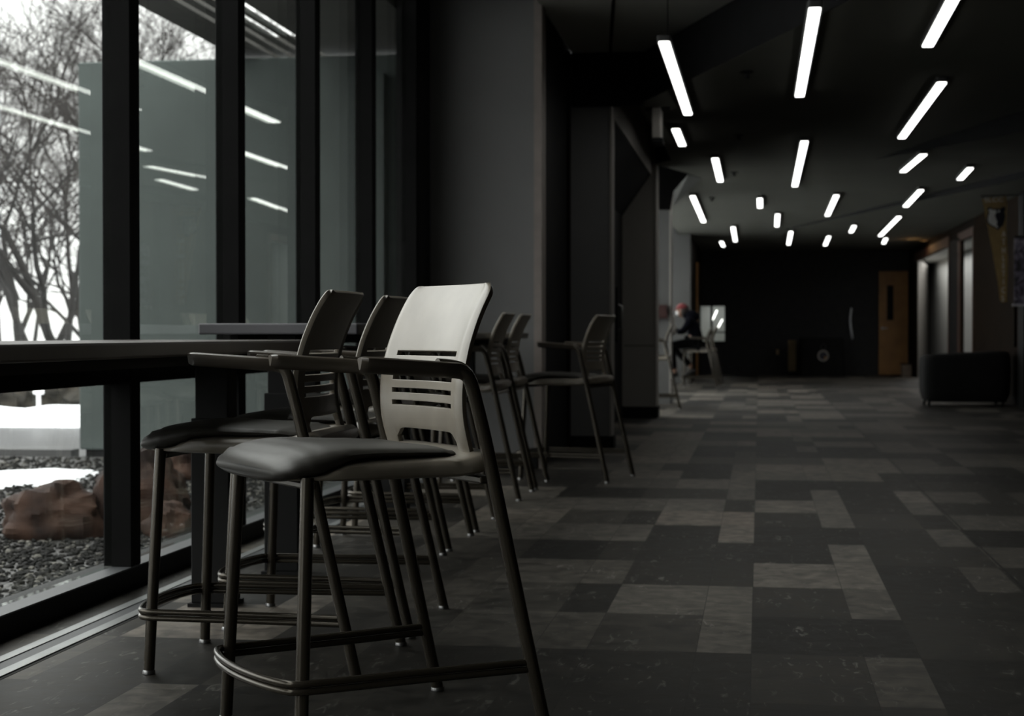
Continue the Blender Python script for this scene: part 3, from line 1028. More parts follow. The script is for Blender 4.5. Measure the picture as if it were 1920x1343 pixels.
def make_stool():
    root = empty('bar_stool')
    # seat pan: moulded shell
    pan_tab = [(-0.172, 0.215, 0.592, 0.622), (-0.160, 0.238, 0.580, 0.632), (-0.130, 0.243, 0.574, 0.630), (-0.09, 0.237, 0.570, 0.620), (0.0, 0.228, 0.570, 0.620), (0.10, 0.226, 0.570, 0.620),
               (0.165, 0.225, 0.571, 0.616), (0.195, 0.224, 0.573, 0.604), (0.225, 0.216, 0.576, 0.590), (0.27, 0.200, 0.577, 0.586), (0.295, 0.17, 0.578, 0.585)]
    rings = []
    for k in range(31):
        x = -0.172 + (0.295 + 0.172) * k / 30
        hw, z0, z1 = lerp_table(pan_tab, x)
        rings.append([(x, y, z) for y, z in rounded_section(hw, z0, z1, 28, 5, 5)])
    MB().loft(rings).build('seat_pan', M_PLAST, root, smooth=50)
    cu_tab = [(-0.112, 0.150, 0.612, 0.624), (-0.100, 0.185, 0.606, 0.634), (-0.06, 0.205, 0.610, 0.644), (0.02, 0.214, 0.612, 0.648), (0.11, 0.219, 0.612, 0.652), (0.16, 0.223, 0.605, 0.656),
              (0.20, 0.226, 0.585, 0.657), (0.245, 0.226, 0.572, 0.651), (0.280, 0.218, 0.570, 0.638), (0.304, 0.203, 0.574, 0.621), (0.320, 0.175, 0.583, 0.604)]
    rings = []
    for k in range(37):
        x = -0.112 + 0.432 * k / 36
        hw, z0, z1 = lerp_table(cu_tab, x)
        sec = rounded_section(hw, z0, z1, 24, 3.0)
        rings.append([(x + (0.012 * (1 - (y / max(hw, .01)) ** 2) if x > 0.25 else 0), y, z - (0.007 * (1 - (y / hw) ** 2) if z > 0.63 else 0)) for y, z in sec])
    MB().loft(rings).build('seat_cushion', M_CUSH, root, smooth=60)
    # backrest
    bo = make_backrest().build('backrest', M_PLAST, root)
    sm = bo.modifiers.new('thick', 'SOLIDIFY')
    sm.thickness, sm.offset = 0.013, -1.0
    bv = bo.modifiers.new('round', 'BEVEL')
    bv.width, bv.segments, bv.limit_method, bv.angle_limit = 0.0035, 2, 'ANGLE', math.radians(50)
    bo.data.polygons.foreach_set('use_smooth', [True] * len(bo.data.polygons))
    # legs
    for s in (1, -1):
        fl = MB().tube([(0.281, s * .222, 0.006), (0.268, s * .212, .30), (0.255, s * .200, .585)], 0.0145, 14).build('leg', M_FRAME, root, smooth=40)
        MB().lathe([(0.011, 0.0), (0.0165, 0.001), (0.0165, 0.008), (0.014, 0.012)], (0.281, s * .222, 0), 14).build('foot_glide', M_GLIDE, fl, smooth=40)
        path = smooth_path([(-0.283, s * .262, 0.006), (-0.213, s * .259, .31), (-0.143, s * .255, .62), (-0.111, s * .253, .745), (-0.098, s * .252, .785), (-0.080, s * .252, .806), (-0.055, s * .252, .814), (-0.02, s * .252, .817)], 6)
        rl = MB().tube(path, 0.0150, 14).build('leg', M_FRAME, root, smooth=40)
        MB().lathe([(0.011, 0.0), (0.0165, 0.001), (0.0165, 0.008), (0.014, 0.012)], (-0.283, s * .262, 0), 14).build('foot_glide', M_GLIDE, rl, smooth=40)
        # armrest: flat on top, wedge-shaped below
        rings = []
        for k in range(25):
            t = k / 24
            x = -0.095 + 0.255 * t
            zt = 0.820 + 0.016 * t - (0.012 * max(0, (0.12 - t) / 0.12) ** 2)
            w = 0.024 * min(1.0, 0.55 + t * 2)
            h_ = 0.034
            if t > 0.94:
                q = (t - 0.94) / 0.06
                w *= math.sqrt(max(0.10, 1 - 0.8 * q * q))
                h_ *= 1 - 0.25 * q * q
                zt -= 0.003 * q * q
            ring = []
            for a_, b_ in ((-.82, 0), (-1, -.07), (-1, -.20), (-.80, -.42), (-.40, -.85), (0, -1), (.40, -.85), (.80, -.42), (1, -.20), (1, -.07), (.82, 0), (.4, .03), (0, .04), (-.4, .03)):
                ring.append((x, s * .252 + a_ * w, zt + b_ * h_))
            rings.append(ring)
        MB().loft(rings).build('armrest', M_ARM, root, smooth=35)
    # foot ring: two stacked rods from rear leg round the front to the other rear leg
    fm_ = MB()
    for z in (0.148, 0.164):
        pts = [(-0.248, -.262, z), (-0.232, -.258, z), (0.0, -.242, z), (0.24, -.235, z), (0.288, -.228, z), (0.310, -.20, z), (0.330, -.11, z), (0.337, 0, z),
               (0.330, .11, z), (0.310, .20, z), (0.288, .228, z), (0.24, .235, z), (0.0, .242, z), (-0.232, .258, z), (-0.248, .262, z)]
        fm_.tube(smooth_path(pts, 4), 0.0078, 10)
    fm_.build('footrest', M_FRAME, root, smooth=40)
    MB().box((0.235, -.20, .560), (0.262, .20, .576)).build('seat_brace', M_FRAME, root, bevel=.004)
    MB().box((-.16, -.24, .558), (-.132, .24, .575)).build('seat_brace', M_FRAME, root, bevel=.004)
    return root


STOOLS = [
    ((-0.847, 3.670), math.atan2(-.616, -.788), 'nearest and largest bar stool, its pale backrest lit by the window'),
    ((-1.2845, 4.360), PI, 'dark bar stool at the near window table, second nearest overall'),
    ((-1.2840, 5.005), PI, 'bar stool at the near window table, partly behind the brightly lit stool'),
    ((-1.5270, 6.270), PI, 'bar stool tucked under the middle window table, first of its three'),
    ((-1.5270, 6.920), PI, 'bar stool tucked under the middle window table, second of its three'),
    ((-1.5270, 7.580), PI, 'bar stool tucked under the middle window table, last of its three'),
    ((-1.5360, 8.980), PI, 'brown bar stool at the far window table, just right of the lit backrest'),
    ((-1.5320, 9.620), PI, 'brown bar stool at the far window table, in front of the corner trim'),
    ((-1.1050, 10.150), math.atan2(.215, -.976), 'lone bar stool standing out in the aisle before the grey pillar'),
    ((-1.2000, 19.700), PI + 0.05, 'far bar stool half hidden behind the far pillar'),
    ((-0.9600, 27.900), PI - 0.03, 'far bar stool the person sits on'),
    ((-0.9000, 28.750), PI - 0.05, 'far empty bar stool just behind the seated person'),
]
proto = None
for i, (pos, rz, lab) in enumerate(STOOLS):
    if proto is None:
        proto = make_stool()
        o = proto
    else:
        o = copy_tree(proto)
    o.location = (pos[0], pos[1], 0)
    o.rotation_euler = (0, 0, rz)
    tag(o, lab, 'bar stool', 'taupe bar stools with arms')

# ------------------------------------------------------------------ tables
def table(name_label, x0, x1, y0, y1, top, thick, ped, m):
    root = empty('bar_table', ((x0 + x1) / 2, (y0 + y1) / 2, 0))
    tag(root, name_label, 'table', 'long bar tables at the windows')
    ox, oy = root.location.x, root.location.y
    MB().box((x0 - ox, y0 - oy, top - thick), (x1 - ox, y1 - oy, top)).build('tabletop', m, root, bevel=0.006, bseg=3)
    for (px, py) in ped:
        e = MB().box((px - ox - .055, py - oy - .05, 0.0), (px - ox + .055, py - oy + .05, top - thick)).build('pedestal', M_PED, root, bevel=.004)
        MB().box((px - ox - .066, py - oy - .06, 0.012), (px - ox + .062, py - oy + .06, top - thick - .215)).build('sleeve', M_PED, e, bevel=.004)
        MB().box((px - ox - .075, py - oy - .07, 0.0), (px - ox + .07, py - oy + .07, 0.012)).build('foot_plate', M_PED, e)
    MB().box((x0 - ox + .08, y0 - oy + .12, top - thick - .04), (x0 - ox + .11, y1 - oy - .12, top - thick)).build('under_rail', M_PED, root)
    MB().box((x1 - ox - .14, y0 - oy + .12, top - thick - .03), (x1 - ox - .11, y1 - oy - .12, top - thick)).build('under_rail', M_PED, root)
    return root


table('nearest long table along the windows, its edge running in from the left', -2.13, -1.46, 2.6, 5.50, 0.863, 0.038, [(-1.75, 2.9), (-1.75, 5.24)], M_TABLE)
table('middle window table, grey top just above the nearest table', -2.0, -1.412, 5.79, 8.05, 0.921, 0.040, [(-1.73, 5.98), (-1.73, 7.85)], M_TABLE2)
table('far window table in front of the grey wall', -2.10, -1.435, 8.25, 10.4, 0.890, 0.036, [(-1.80, 8.42), (-1.80, 10.2)], M_TABLE)
table('farthest table, where the person sits', -1.95, -1.33, 27.0, 29.2, 0.925, 0.035, [(-1.6, 27.3), (-1.6, 28.9)], M_TABLE)
bg = MB()
rings = []
for k in range(13):
    t = k / 12
    w = 0.10 * (1 - 0.25 * t) * (1 + .08 * math.sin(7 * t))
    rings.append([(w * math.cos(a) * 1.2, w * .7 * math.sin(a), 0.24 * t + .012 * math.sin(3 * a)) for a in [2 * PI * j / 16 for j in range(16)]])
bg.loft(rings)
b_o = bg.build('bag', M_WALLW, smooth=60)
b_o.location = (-1.45, 27.25, .937)
tag(b_o, 'small pale bag on the farthest table beside the pillar', 'bag')
MB().tube([(-.06, 0, .22), (-.04, 0, .34), (.04, 0, .34), (.06, 0, .22)], .012, 8).build('handle', M_BLACK, b_o, smooth=60)
bd = MB().box((-1.36, 20.94, 1.075), (-1.135, 20.985, 1.245)).build('notice_board', M_DKRED, bevel=.004)
tag(bd, 'small dark red board on the third pillar, at the edge of the far pillar', 'board')

# ------------------------------------------------------------------ seated person
def skin(name, chains, m, parent, root_i=0, levels=2):
    """chains: list of lists of (x,y,z,r); a first entry that is an int continues from that vertex"""
    bm = bmesh.new()
    lay = bm.verts.layers.skin.new()
    verts = []
    for ch in chains:
        prev = None
        for it in ch:
            if isinstance(it, int):
                prev = verts[it]
                continue
            v = bm.verts.new(it[:3])
            rr = it[3] if not isinstance(it[3], tuple) else it[3]
            v[lay].radius = rr if isinstance(rr, tuple) else (rr, rr)
            verts.append(v)
            if prev is not None:
                bm.edges.new((prev, v))
            prev = v
    verts[root_i][lay].use_root = True
    me = bpy.data.meshes.new(name)
    bm.to_mesh(me)
    bm.free()
    me.materials.append(m)
    o = bpy.data.objects.new(name, me)
    C.objects.link(o)
    if parent:
        o.parent = parent
    s = o.modifiers.new('skin', 'SKIN')
    s.use_smooth_shade = True
    d = o.modifiers.new('sub', 'SUBSURF')
    d.levels = d.render_levels = levels
    return o


def blob(mb, c, r, seg=18, rings=12, fn=None):
    rr = []
    for i in range(rings + 1):
        th = PI * (i / rings) * 0.998 + 0.001
        ring = []
        for k in range(seg):
            a = 2 * PI * k / seg
            p = Vector((math.sin(th) * math.cos(a), math.sin(th) * math.sin(a), math.cos(th)))
            q = Vector((p.x * r[0], p.y * r[1], p.z * r[2]))
            if fn:
                q = fn(p, q)
            ring.append((c[0] + q.x, c[1] + q.y, c[2] + q.z))
        rr.append(ring)
    mb.loft(rr)
    return mb


# local frame: +x is where the person faces; the seat top is at 0.65
hipz = 0.735
spine = [(0.0, 0, hipz, (0.145, 0.12)), (0.03, 0, 0.86, (0.13, 0.105)), (0.07, 0, 1.00, (0.145, 0.11)), (0.11, 0, 1.10, (0.13, 0.10)), (0.15, 0, 1.155, .055), (0.185, 0, 1.20, .052), (0.215, 0, 1.255, .082), (0.23, 0, 1.30, .07)]
arms, legs_ = [], []
for s in (1, -1):
    arms.append([3, (0.115, s * .17, 1.085, .055), (0.20, s * .21, 0.955, .042), (0.27, s * .22, 0.90, .038), (0.40, s * .13, 0.955, .032), (0.47, s * .09, 0.965, .026), (0.52, s * .075, 0.965, .030), (0.55, s * .07, 0.963, .020)])
legs_.append([0, (0.06, .09, 0.725, .085), (0.24, .11, 0.715, .075), (0.42, .12, 0.69, .060), (0.39, .12, 0.48, .050), (0.36, .12, 0.24, .038), (0.365, .12, 0.215, .026)])
legs_.append([0, (0.06, -.09, 0.725, .085), (0.24, -.11, 0.715, .075), (0.41, -.12, 0.68, .060), (0.26, -.12, 0.50, .050), (0.10, -.12, 0.33, .038), (0.10, -.12, 0.30, .026)])
person = skin('person', [spine] + arms + legs_, M_SKIN, None)
person.location = (-1.015, 27.87, 0)
person.rotation_euler = (0, 0, PI - 0.03)
tag(person, 'person in dark clothes, red cap and white mask, seated at the far table', 'person')
hd = MB()


def head_fn(p, q):
    q = q.copy()
    if p.x > 0.5 and abs(p.y) < 0.35 and -0.35 < p.z < 0.15:
        q.x += 0.018 * (1 - abs(p.y) / 0.35) * (1 - abs(p.z + .1) / 0.28)
    if p.z < -0.2:
        q.y *= 1 - 0.3 * (-p.z - 0.2)
        q.x *= 1 - 0.12 * (-p.z - .2)
    return q


blob(hd, (0.245, 0, 1.272), (0.098, 0.078, 0.118), 24, 18, head_fn)
for s in (1, -1):
    blob(hd, (0.235, s * .078, 1.265), (.018, .008, .030), 8, 6)
hdo = hd.build('head', M_SKIN, person, smooth=80)
ey = MB()
for s in (1, -1):
    blob(ey, (0.328, s * .030, 1.288), (.010, .013, .009), 8, 6)
ey.build('eyes', M_HAIR, hdo, smooth=80)
hr = MB()
blob(hr, (0.225, 0, 1.275), (0.098, 0.090, 0.118), 18, 12, lambda p, q: Vector((min(q.x, 0.035), q.y, q.z)))
blob(hr, (0.150, 0, 1.19), (0.055, 0.075, 0.10), 14, 10)
hr.build('hair', M_HAIR, person, smooth=80)
cp = MB()
blob(cp, (0.242, 0, 1.302), (0.107, 0.092, 0.092), 20, 12, lambda p, q: Vector((q.x, q.y, max(q.z, -0.006))))
cpo = cp.build('cap', M_RED, person, smooth=60)
br = MB()
pts = [(0.30 + 0.115 * math.cos(a), 0.080 * math.sin(a)) for a in [-PI / 2 + PI * k / 12 for k in range(13)]]
br.prism(pts, [1.300 - 0.25 * max(0, x - .30) for x, y in pts], [1.307 - 0.25 * max(0, x - .30) for x, y in pts])
br.build('cap_brim', M_RED, cpo)
mk = MB()
blob(mk, (0.318, 0, 1.232), (0.040, 0.055, 0.045), 14, 10)
mk.build('face_mask', M_MASK, person, smooth=80)
jk = [[(0.0, 0, 0.70, (0.165, 0.14)), (0.03, 0, 0.84, (0.155, 0.125)), (0.07, 0, 1.00, (0.17, 0.132)), (0.115, 0, 1.105, (0.15, 0.115)), (0.155, 0, 1.16, .075)]]
for s in (1, -1):
    jk.append([3, (0.115, s * .175, 1.085, .070), (0.20, s * .215, 0.955, .055), (0.27, s * .222, 0.902, .050), (0.40, s * .13, 0.957, .042), (0.45, s * .10, 0.965, .038)])
skin('jacket', jk, M_JACKET, person)
blob(MB(), (0.095, 0, 1.175), (0.13, 0.135, 0.10), 16, 10).build('hood', M_JACKET, person, smooth=80)
tr = [[(0.0, 0, hipz - .02, (0.16, 0.125))]]
tr.append([0, (0.06, .09, 0.725, .098), (0.24, .11, 0.715, .087), (0.425, .12, 0.69, .070), (0.39, .12, 0.48, .060), (0.365, .12, 0.27, .050)])
tr.append([0, (0.06, -.09, 0.725, .098), (0.24, -.11, 0.715, .087), (0.415, -.12, 0.68, .070), (0.26, -.12, 0.50, .060), (0.115, -.12, 0.34, .050)])
skin('trousers', tr, M_TROUS, person)
for (sx, sy, sz, ax) in ((0.36, .12, 0.172, 0.0), (0.075, -.12, 0.215, -0.35)):
    sh = MB()
    rings = []
    for k in range(11):
        t = k / 10
        w = 0.036 + 0.012 * math.sin(PI * min(1, t * 1.1))
        h_ = 0.085 - 0.045 * t
        if k in (0, 10):
            w *= .6
            h_ *= .7
        rings.append([(t * .25 - .06, w * math.cos(a), h_ / 2 + h_ / 2 * math.sin(a)) for a in [2 * PI * j / 12 for j in range(12)]])
    so = sh.loft(rings).build('shoe', M_SHOE, person, smooth=60)
    so.location = (sx, sy, sz)
    so.rotation_euler = (0, -ax, 0)
fg = MB()
for s in (1, -1):
    for j, (dy, ln) in enumerate(((-.027, .060), (-.009, .072), (.009, .068), (.027, .050))):
        fg.tube(smooth_path([(0.54, s * .07 + dy, .965), (0.54 + ln * .55, s * .07 + dy * 1.1, .968), (0.54 + ln, s * .07 + dy * 1.15, .950)], 3), 0.0085, 8)
    fg.tube(smooth_path([(0.49, s * .07 - s * .028, .963), (0.515, s * .07 - s * .048, .962), (0.545, s * .07 - s * .052, .952)], 3), 0.0095, 8)
fg.build('fingers', M_SKIN, person, smooth=60)

# ------------------------------------------------------------------ things at the far end and on the right
tb = empty('draped_table', (1.285, 35.45, 0))
tag(tb, 'black-clothed table in front of the end wall with a round seal on its front', 'table')
rings = []
for z, g_ in ((0.0, .03), (.3, .02), (.6, .005), (.78, 0), (.80, -.01), (.803, -.10)):
    ring = []
    for k in range(64):
        a = 2 * PI * k / 64
        wv = 1 + (0.02 * math.sin(14 * a) * (0.8 - z) if z < .78 else 0)
        cx_ = math.copysign(abs(math.cos(a)) ** .35, math.cos(a)) * (.46 + g_) * wv
        cy_ = math.copysign(abs(math.sin(a)) ** .35, math.sin(a)) * (.30 + g_) * wv
        ring.append((cx_, cy_, z))
    rings.append(ring)
MB().loft(rings).build('cloth', M_CART, tb, smooth=60)
sx_, sz_ = 0.03, 0.43
seal = MB().lathe([(0.115, 0), (0.115, -.006)], (sx_, -.33, sz_), 28, 'y').build('seal', M_WALLW, tb)
MB().lathe([(0.082, 0), (0.082, -.004)], (sx_, -.336, sz_), 24, 'y').build('seal_centre', M_DKBLUE, seal)
MB().add([(sx_ + .02, -.342, sz_ - .09), (sx_ + .085, -.342, sz_ - .03), (sx_ + .03, -.342, sz_ - .01), (sx_ + .02, -.34, sz_ - .09), (sx_ + .085, -.34, sz_ - .03), (sx_ + .03, -.34, sz_ - .01)],
         [(0, 1, 2), (3, 5, 4), (0, 3, 4, 1), (1, 4, 5, 2), (2, 5, 3, 0)]).build('seal_wedge', M_ORANGE, seal)
rg = MB()
for k in range(24):
    pass
rings = [[(sx_ + (.055 + .008 * math.cos(b)) * math.cos(a), -.336 - .008 + .008 * math.sin(b), .61 + (.055 + .008 * math.cos(b)) * math.sin(a)) for b in [2 * PI * j / 8 for j in range(8)]] for a in [2 * PI * k / 24 for k in range(25)]]
rg.loft(rings, False)
rg.build('ring_emblem', M_HOUS, tb)

st = empty('display_stand', (0.69, 35.5, 0))
tag(st, 'narrow honey-brown upright stand left of the black-clothed table', 'stand')
MB().box((-.085, -.03, .10), (.085, .03, .75)).build('panel', mat('brown_board', (0.10, 0.065, 0.02), .6), st, bevel=.004)
MB().box((-.11, -.10, 0), (.11, .10, .03)).build('base', M_PED, st)
MB().box((-.02, -.02, .03), (.02, .02, .10)).build('post', M_PED, st)
sw = MB().box((.365, 35.985, .44), (.42, 36.0, .55)).build('wall_plate', mat('tan_plate', (0.30, 0.20, 0.10), .5), bevel=.002)
tag(sw, 'tiny tan wall plate on the end wall left of the brown stand', 'wall plate')
dp = MB().tube(smooth_path([(1.955, 36.0, .78), (1.945, 35.93, .84), (1.92, 35.92, 1.0), (1.905, 35.92, 1.2), (1.925, 35.93, 1.38), (1.93, 36.0, 1.42)], 5), 0.022, 10).build('door_pull', mat('pale_steel', (0.75, 0.79, 0.85), .3, .3), smooth=60)
tag(dp, 'pale curved vertical pull handle on the black end wall', 'door handle')
dd = MB().box((1.05, 35.985, 0.0), (2.05, 36.001, 2.15)).build('door_3', M_BLACKF)
struct(dd, 'black double door in the end wall', 'door')
bx = MB().box((-.10, -.12, 0), (.10, .12, .27)).build('waste_bin', mat('brown_bin', (0.09, 0.065, 0.045), .6), bevel=.01)
bx.location = (2.98, 34.9, 0)
tag(bx, 'small brown bin on the floor beside the honey wood door', 'bin')
MB().box((-.11, -.13, .255), (.11, .13, .28)).build('rim', M_WOODD, bx, bevel=.005)

# black covered unit on casters
ct = empty('storage_cart', (2.50, 21.15, 0))
tag(ct, 'black covered low unit on casters against the slatted wall', 'cart')
rings = []
for z, s_ in ((.055, .90), (.09, .94), (.16, .985), (.45, 1.0), (.60, .99), (.66, .965), (.685, .90)):
    ring = []
    for k in range(72):
        a = 2 * PI * k / 72
        x = math.copysign(abs(math.cos(a)) ** .28, math.cos(a)) * .525 * s_
        y = math.copysign(abs(math.sin(a)) ** .28, math.sin(a)) * .40 * s_
        z2 = z
        if z > .5:
            z2 = z + (z - .5) * (0.30 * (x + .56) / 1.12 - 0.36) + .004 * math.sin(5 * x + 3 * y)
        ring.append((x, y, z2))
    rings.append(ring)
MB().loft(rings).build('cover', M_CART, ct, smooth=60)
for (x, y) in ((-.45, -.30), (.42, -.30), (-.45, .30), (.42, .30)):
    w = MB().lathe([(.008, -.014), (.032, -.014), (.034, 0), (.032, .014), (.008, .014)], (x, y, .034), 16, 'x').build('caster', M_PED, ct, smooth=40)
    MB().box((x - .02, y - .012, .03), (x + .02, y + .012, .07)).build('caster_fork', M_METAL, w)

# pennant: gold felt, lettering and a bear-head emblem, hung square to the wall
pz = 20.0
PT = lambda x, y, dz=0.0: at_depth(x, y, pz - dz)
pn = empty('pennant', PT(1864, 370))
tag(pn, 'gold pennant with a bear head and vertical lettering hung from the right wall', 'pennant')


def flat(mb, pts, d0, d1):
    """solid with the outline pts (pixels) between two depths"""
    a = [PT(x, y, d1) for x, y in pts]
    b = [PT(x, y, d0) for x, y in pts]
    n = len(pts)
    mb.add(a + b, [tuple(range(n)), tuple(range(2 * n - 1, n - 1, -1))] + [(i, n + i, n + (i + 1) % n, (i + 1) % n) for i in range(n)])
    return mb


def child(o, root):
    o.parent = root
    o.matrix_parent_inverse = Matrix.Translation(-root.location)
    return o


def zpx(x, y):
    return (1820 + x / 5.37, 350 + y / 5.37)


felt = child(flat(MB(), [zpx(*p) for p in ((108, 124), (345, 98), (358, 180), (350, 420), (372, 760), (362, 1160), (320, 1170), (295, 1150), (268, 950), (215, 660), (160, 380), (125, 200))], 0, .006).build('felt', M_GOLD), pn)
head_o = [(165, 232), (178, 214), (205, 218), (222, 232), (258, 226), (290, 230), (310, 212), (335, 212), (338, 235), (328, 262), (336, 300), (330, 345), (318, 385), (292, 408), (282, 425), (262, 432), (245, 415), (212, 402), (176, 378), (160, 345), (164, 300), (176, 262)]
emb = child(flat(MB(), [zpx(250 + (x - 250) * 1.07, 320 + (y - 320) * 1.05) for x, y in head_o], .006, .009).build('bear_emblem', M_DKBLUE), pn)
lite = [(172, 236), (200, 225), (215, 240), (246, 236), (256, 262), (238, 286), (250, 330), (262, 352), (255, 392), (272, 404), (262, 420), (244, 404), (214, 392), (182, 370), (168, 342), (172, 302), (184, 262)]
lo = child(flat(MB(), [zpx(*p) for p in lite], .009, .011).build('pale_face', M_LETTER), pn)
e1 = child(flat(MB(), [zpx(*p) for p in ((268, 240), (288, 242), (284, 262), (270, 258))], .009, .011).build('pale_brow', M_LETTER), pn)


def lettering(txt, name, size, depth_m, m, place):
    """each text is a font curve turned into a mesh; place maps it into the scene"""
    cu = bpy.data.curves.new(name, 'FONT')
    cu.body, cu.size, cu.extrude = txt, size, depth_m
    cu.align_x, cu.align_y = 'CENTER', 'CENTER'
    tmp = bpy.data.objects.new(name + '_tmp', cu)
    C.objects.link(tmp)
    dg = bpy.context.evaluated_depsgraph_get()
    me = bpy.data.meshes.new_from_object(tmp.evaluated_get(dg))
    bpy.data.objects.remove(tmp)
    me.materials.clear()
    me.materials.append(m)
    o = bpy.data.objects.new(name, me)
    C.objects.link(o)
    o.matrix_world = place
    return o


px_m = pz / F
face_rot = Matrix.Rotation(PSI, 4, 'Z') @ Matrix.Rotation(PI / 2, 4, 'X')
q = PT(*zpx(228, 136), .010)
t1 = lettering('SLCC', 'lettering', 44 / 5.37 * px_m * 1.9, .002, M_LETTER, Matrix.Translation(q) @ Matrix.Rotation(0, 4, 'X') @ face_rot @ Matrix.Rotation(math.radians(3), 4, 'Z') @ Matrix.Diagonal((1.0, .72, 1, 1)))
mw = t1.matrix_world.copy()
t1.parent = pn
t1.matrix_parent_inverse = Matrix.Translation(-pn.location)
ys = [485, 565, 645, 715, 790, 860, 940, 1010, 1090]
for ch, yy in zip('ATHLETICS', [480, 560, 645, 722, 800, 880, 960, 1045, 1130]):
    q = PT(*zpx(328 + (yy - 480) * 0.0 - (6 if yy > 1100 else 0), yy), .010)
    t = lettering(ch, 'lettering', 60 / 5.37 * px_m * 1.25, .002, M_LETTER, Matrix.Translation(q) @ face_rot @ Matrix.Diagonal((.75, 1.1, 1, 1)))
    t.parent = pn
    t.matrix_parent_inverse = Matrix.Translation(-pn.location)
tp = PT(1840, 366)
ra_, rb_ = PT(1838, 368, 0), PT(1892, 366, 0)
rod = MB().tube([ra_, ra_ + (rb_ - ra_) * ((XR - ra_.x) / (rb_.x - ra_.x))], .008, 8).build('rod', M_PED)
child(rod, pn)

# printed poster projecting from the right wall at the frame's edge
pz2 = 18.6
ba = at_depth(1901, 446, pz2)
po = empty('poster', ba)
tag(po, 'grey and violet photo poster on a slim pole at the right edge', 'poster')
pw = XR - ba.x - 0.01
ph_ = (570 - 446) / F * pz2
MB().box((0, -.004, -ph_), (pw, .004, 0)).build('print', M_POSTER, po)
MB().box((-.02, -.012, -ph_ - .025), (pw, .012, -ph_)).build('lower_bar', mat('pale_bar', (0.6, 0.6, 0.66), .5), po)
MB().box((-.01, -.010, 0), (pw, .010, .02)).build('upper_bar', M_PED, po)
MB().box((.0, .006, -1.22), (.035, .03, -ph_ - .03)).build('pole', M_WOODD, po)

# ------------------------------------------------------------------ outside
struct(MB().box((-60, -20, -0.25), (-2.3, 60, -0.06)).build('ground', M_SNOW), 'snowy ground outside', 'ground')
struct(MB().box((-14, -8, -0.07), (-2.30, 11.65, -0.02)).build('ground_gravel', M_GRAVEL), 'dark gravel bed outside the windows', 'ground')
struct(MB().box((-60, 11.8, -0.07), (-5.0, 15.5, -0.035)).build('road', M_ROAD), 'wet road outside', 'road')
struct(MB().box((-60, 11.65, -0.07), (-5.0, 11.8, 0.03)).build('kerb', mat('dark_kerb', (0.05, 0.05, 0.05), .7)), 'dark kerb of the road', 'kerb')
slab = MB().box((-5.02, 11.85, 0.02), (-2.3, 12.15, 2.905))
struct(slab.build('wall_outside', M_CONC, bevel=.01, bseg=1), 'tall grey concrete slab wall outside the windows', 'wall')
struct(MB().box((-4.98, 11.88, -0.06), (-2.3, 12.1, 0.021)).build('trim_19', M_BLACK), 'dark foot of the concrete slab', 'trim')
struct(MB().box((-3.30, 11.845, 0.02), (-3.285, 11.852, 2.9)).box((-3.02, 11.70, 0.0), (-2.66, 11.85, 2.75)).build('trim_20', M_CONC), 'raised strip on the concrete slab', 'trim')
cn = MB()
cn.box((-3.12, 8.0, 2.96), (-2.3, 16.0, 3.12))
cn.box((-3.88, 8.0, 2.96), (-3.68, 16.0, 3.12))
xs = [-3.12, -3.245, -3.365, -3.485, -3.605]
for x in xs:
    cn.box((x - .072, 8.0, 2.96), (x, 16.0, 2.972))
cn.box((-3.9, 12.2, 2.96), (-2.3, 16.0, 3.12))
for y in (8.0, 15.9):
    cn.box((-3.88, y, 3.02), (-2.3, y + .1, 3.12))
struct(cn.build('trim_21', mat('grey_canopy', (0.06, 0.058, 0.052), .8)), 'slatted canopy outside over the windows', 'canopy')

random.seed(7)


def in_boulder(x, y):
    return False


# loose gravel stones, nobody could count them
gm = MB()
ico = [Vector(p) for p in ((0, 0, 1), (.89, 0, .45), (.28, .85, .45), (-.72, .53, .45), (-.72, -.53, .45), (.28, -.85, .45), (.72, .53, -.45), (-.28, .85, -.45), (-.89, 0, -.45), (-.28, -.85, -.45), (.72, -.53, -.45), (0, 0, -1))]
icf = [(0, 1, 2), (0, 2, 3), (0, 3, 4), (0, 4, 5), (0, 5, 1), (1, 6, 2), (2, 7, 3), (3, 8, 4), (4, 9, 5), (5, 10, 1), (6, 7, 2), (7, 8, 3), (8, 9, 4), (9, 10, 5), (10, 6, 1), (11, 7, 6), (11, 8, 7), (11, 9, 8), (11, 10, 9), (11, 6, 10)]
for k in range(16000):
    y = 4.5 + 7.0 * random.random() ** 1.1
    x = -2.34 - random.random() ** 1.25 * (0.34 * y)
    r = random.uniform(.006, .015)
    sc_ = Vector((r * random.uniform(.8, 1.5), r * random.uniform(.8, 1.4), r * random.uniform(.5, .9)))
    rot = Matrix.Rotation(random.random() * 6.3, 3, 'Z') @ Matrix.Rotation(random.uniform(-.5, .5), 3, 'X')
    c_ = Vector((x, y, -.02 + sc_.z * .5))
    gm.add([c_ + rot @ Vector((p.x * sc_.x, p.y * sc_.y, p.z * sc_.z)) * random.uniform(.85, 1.15) for p in ico], icf)
go = gm.build('gravel', M_STONES)
tag(go, 'loose dark and pale gravel stones outside the windows', 'gravel', kind='stuff')


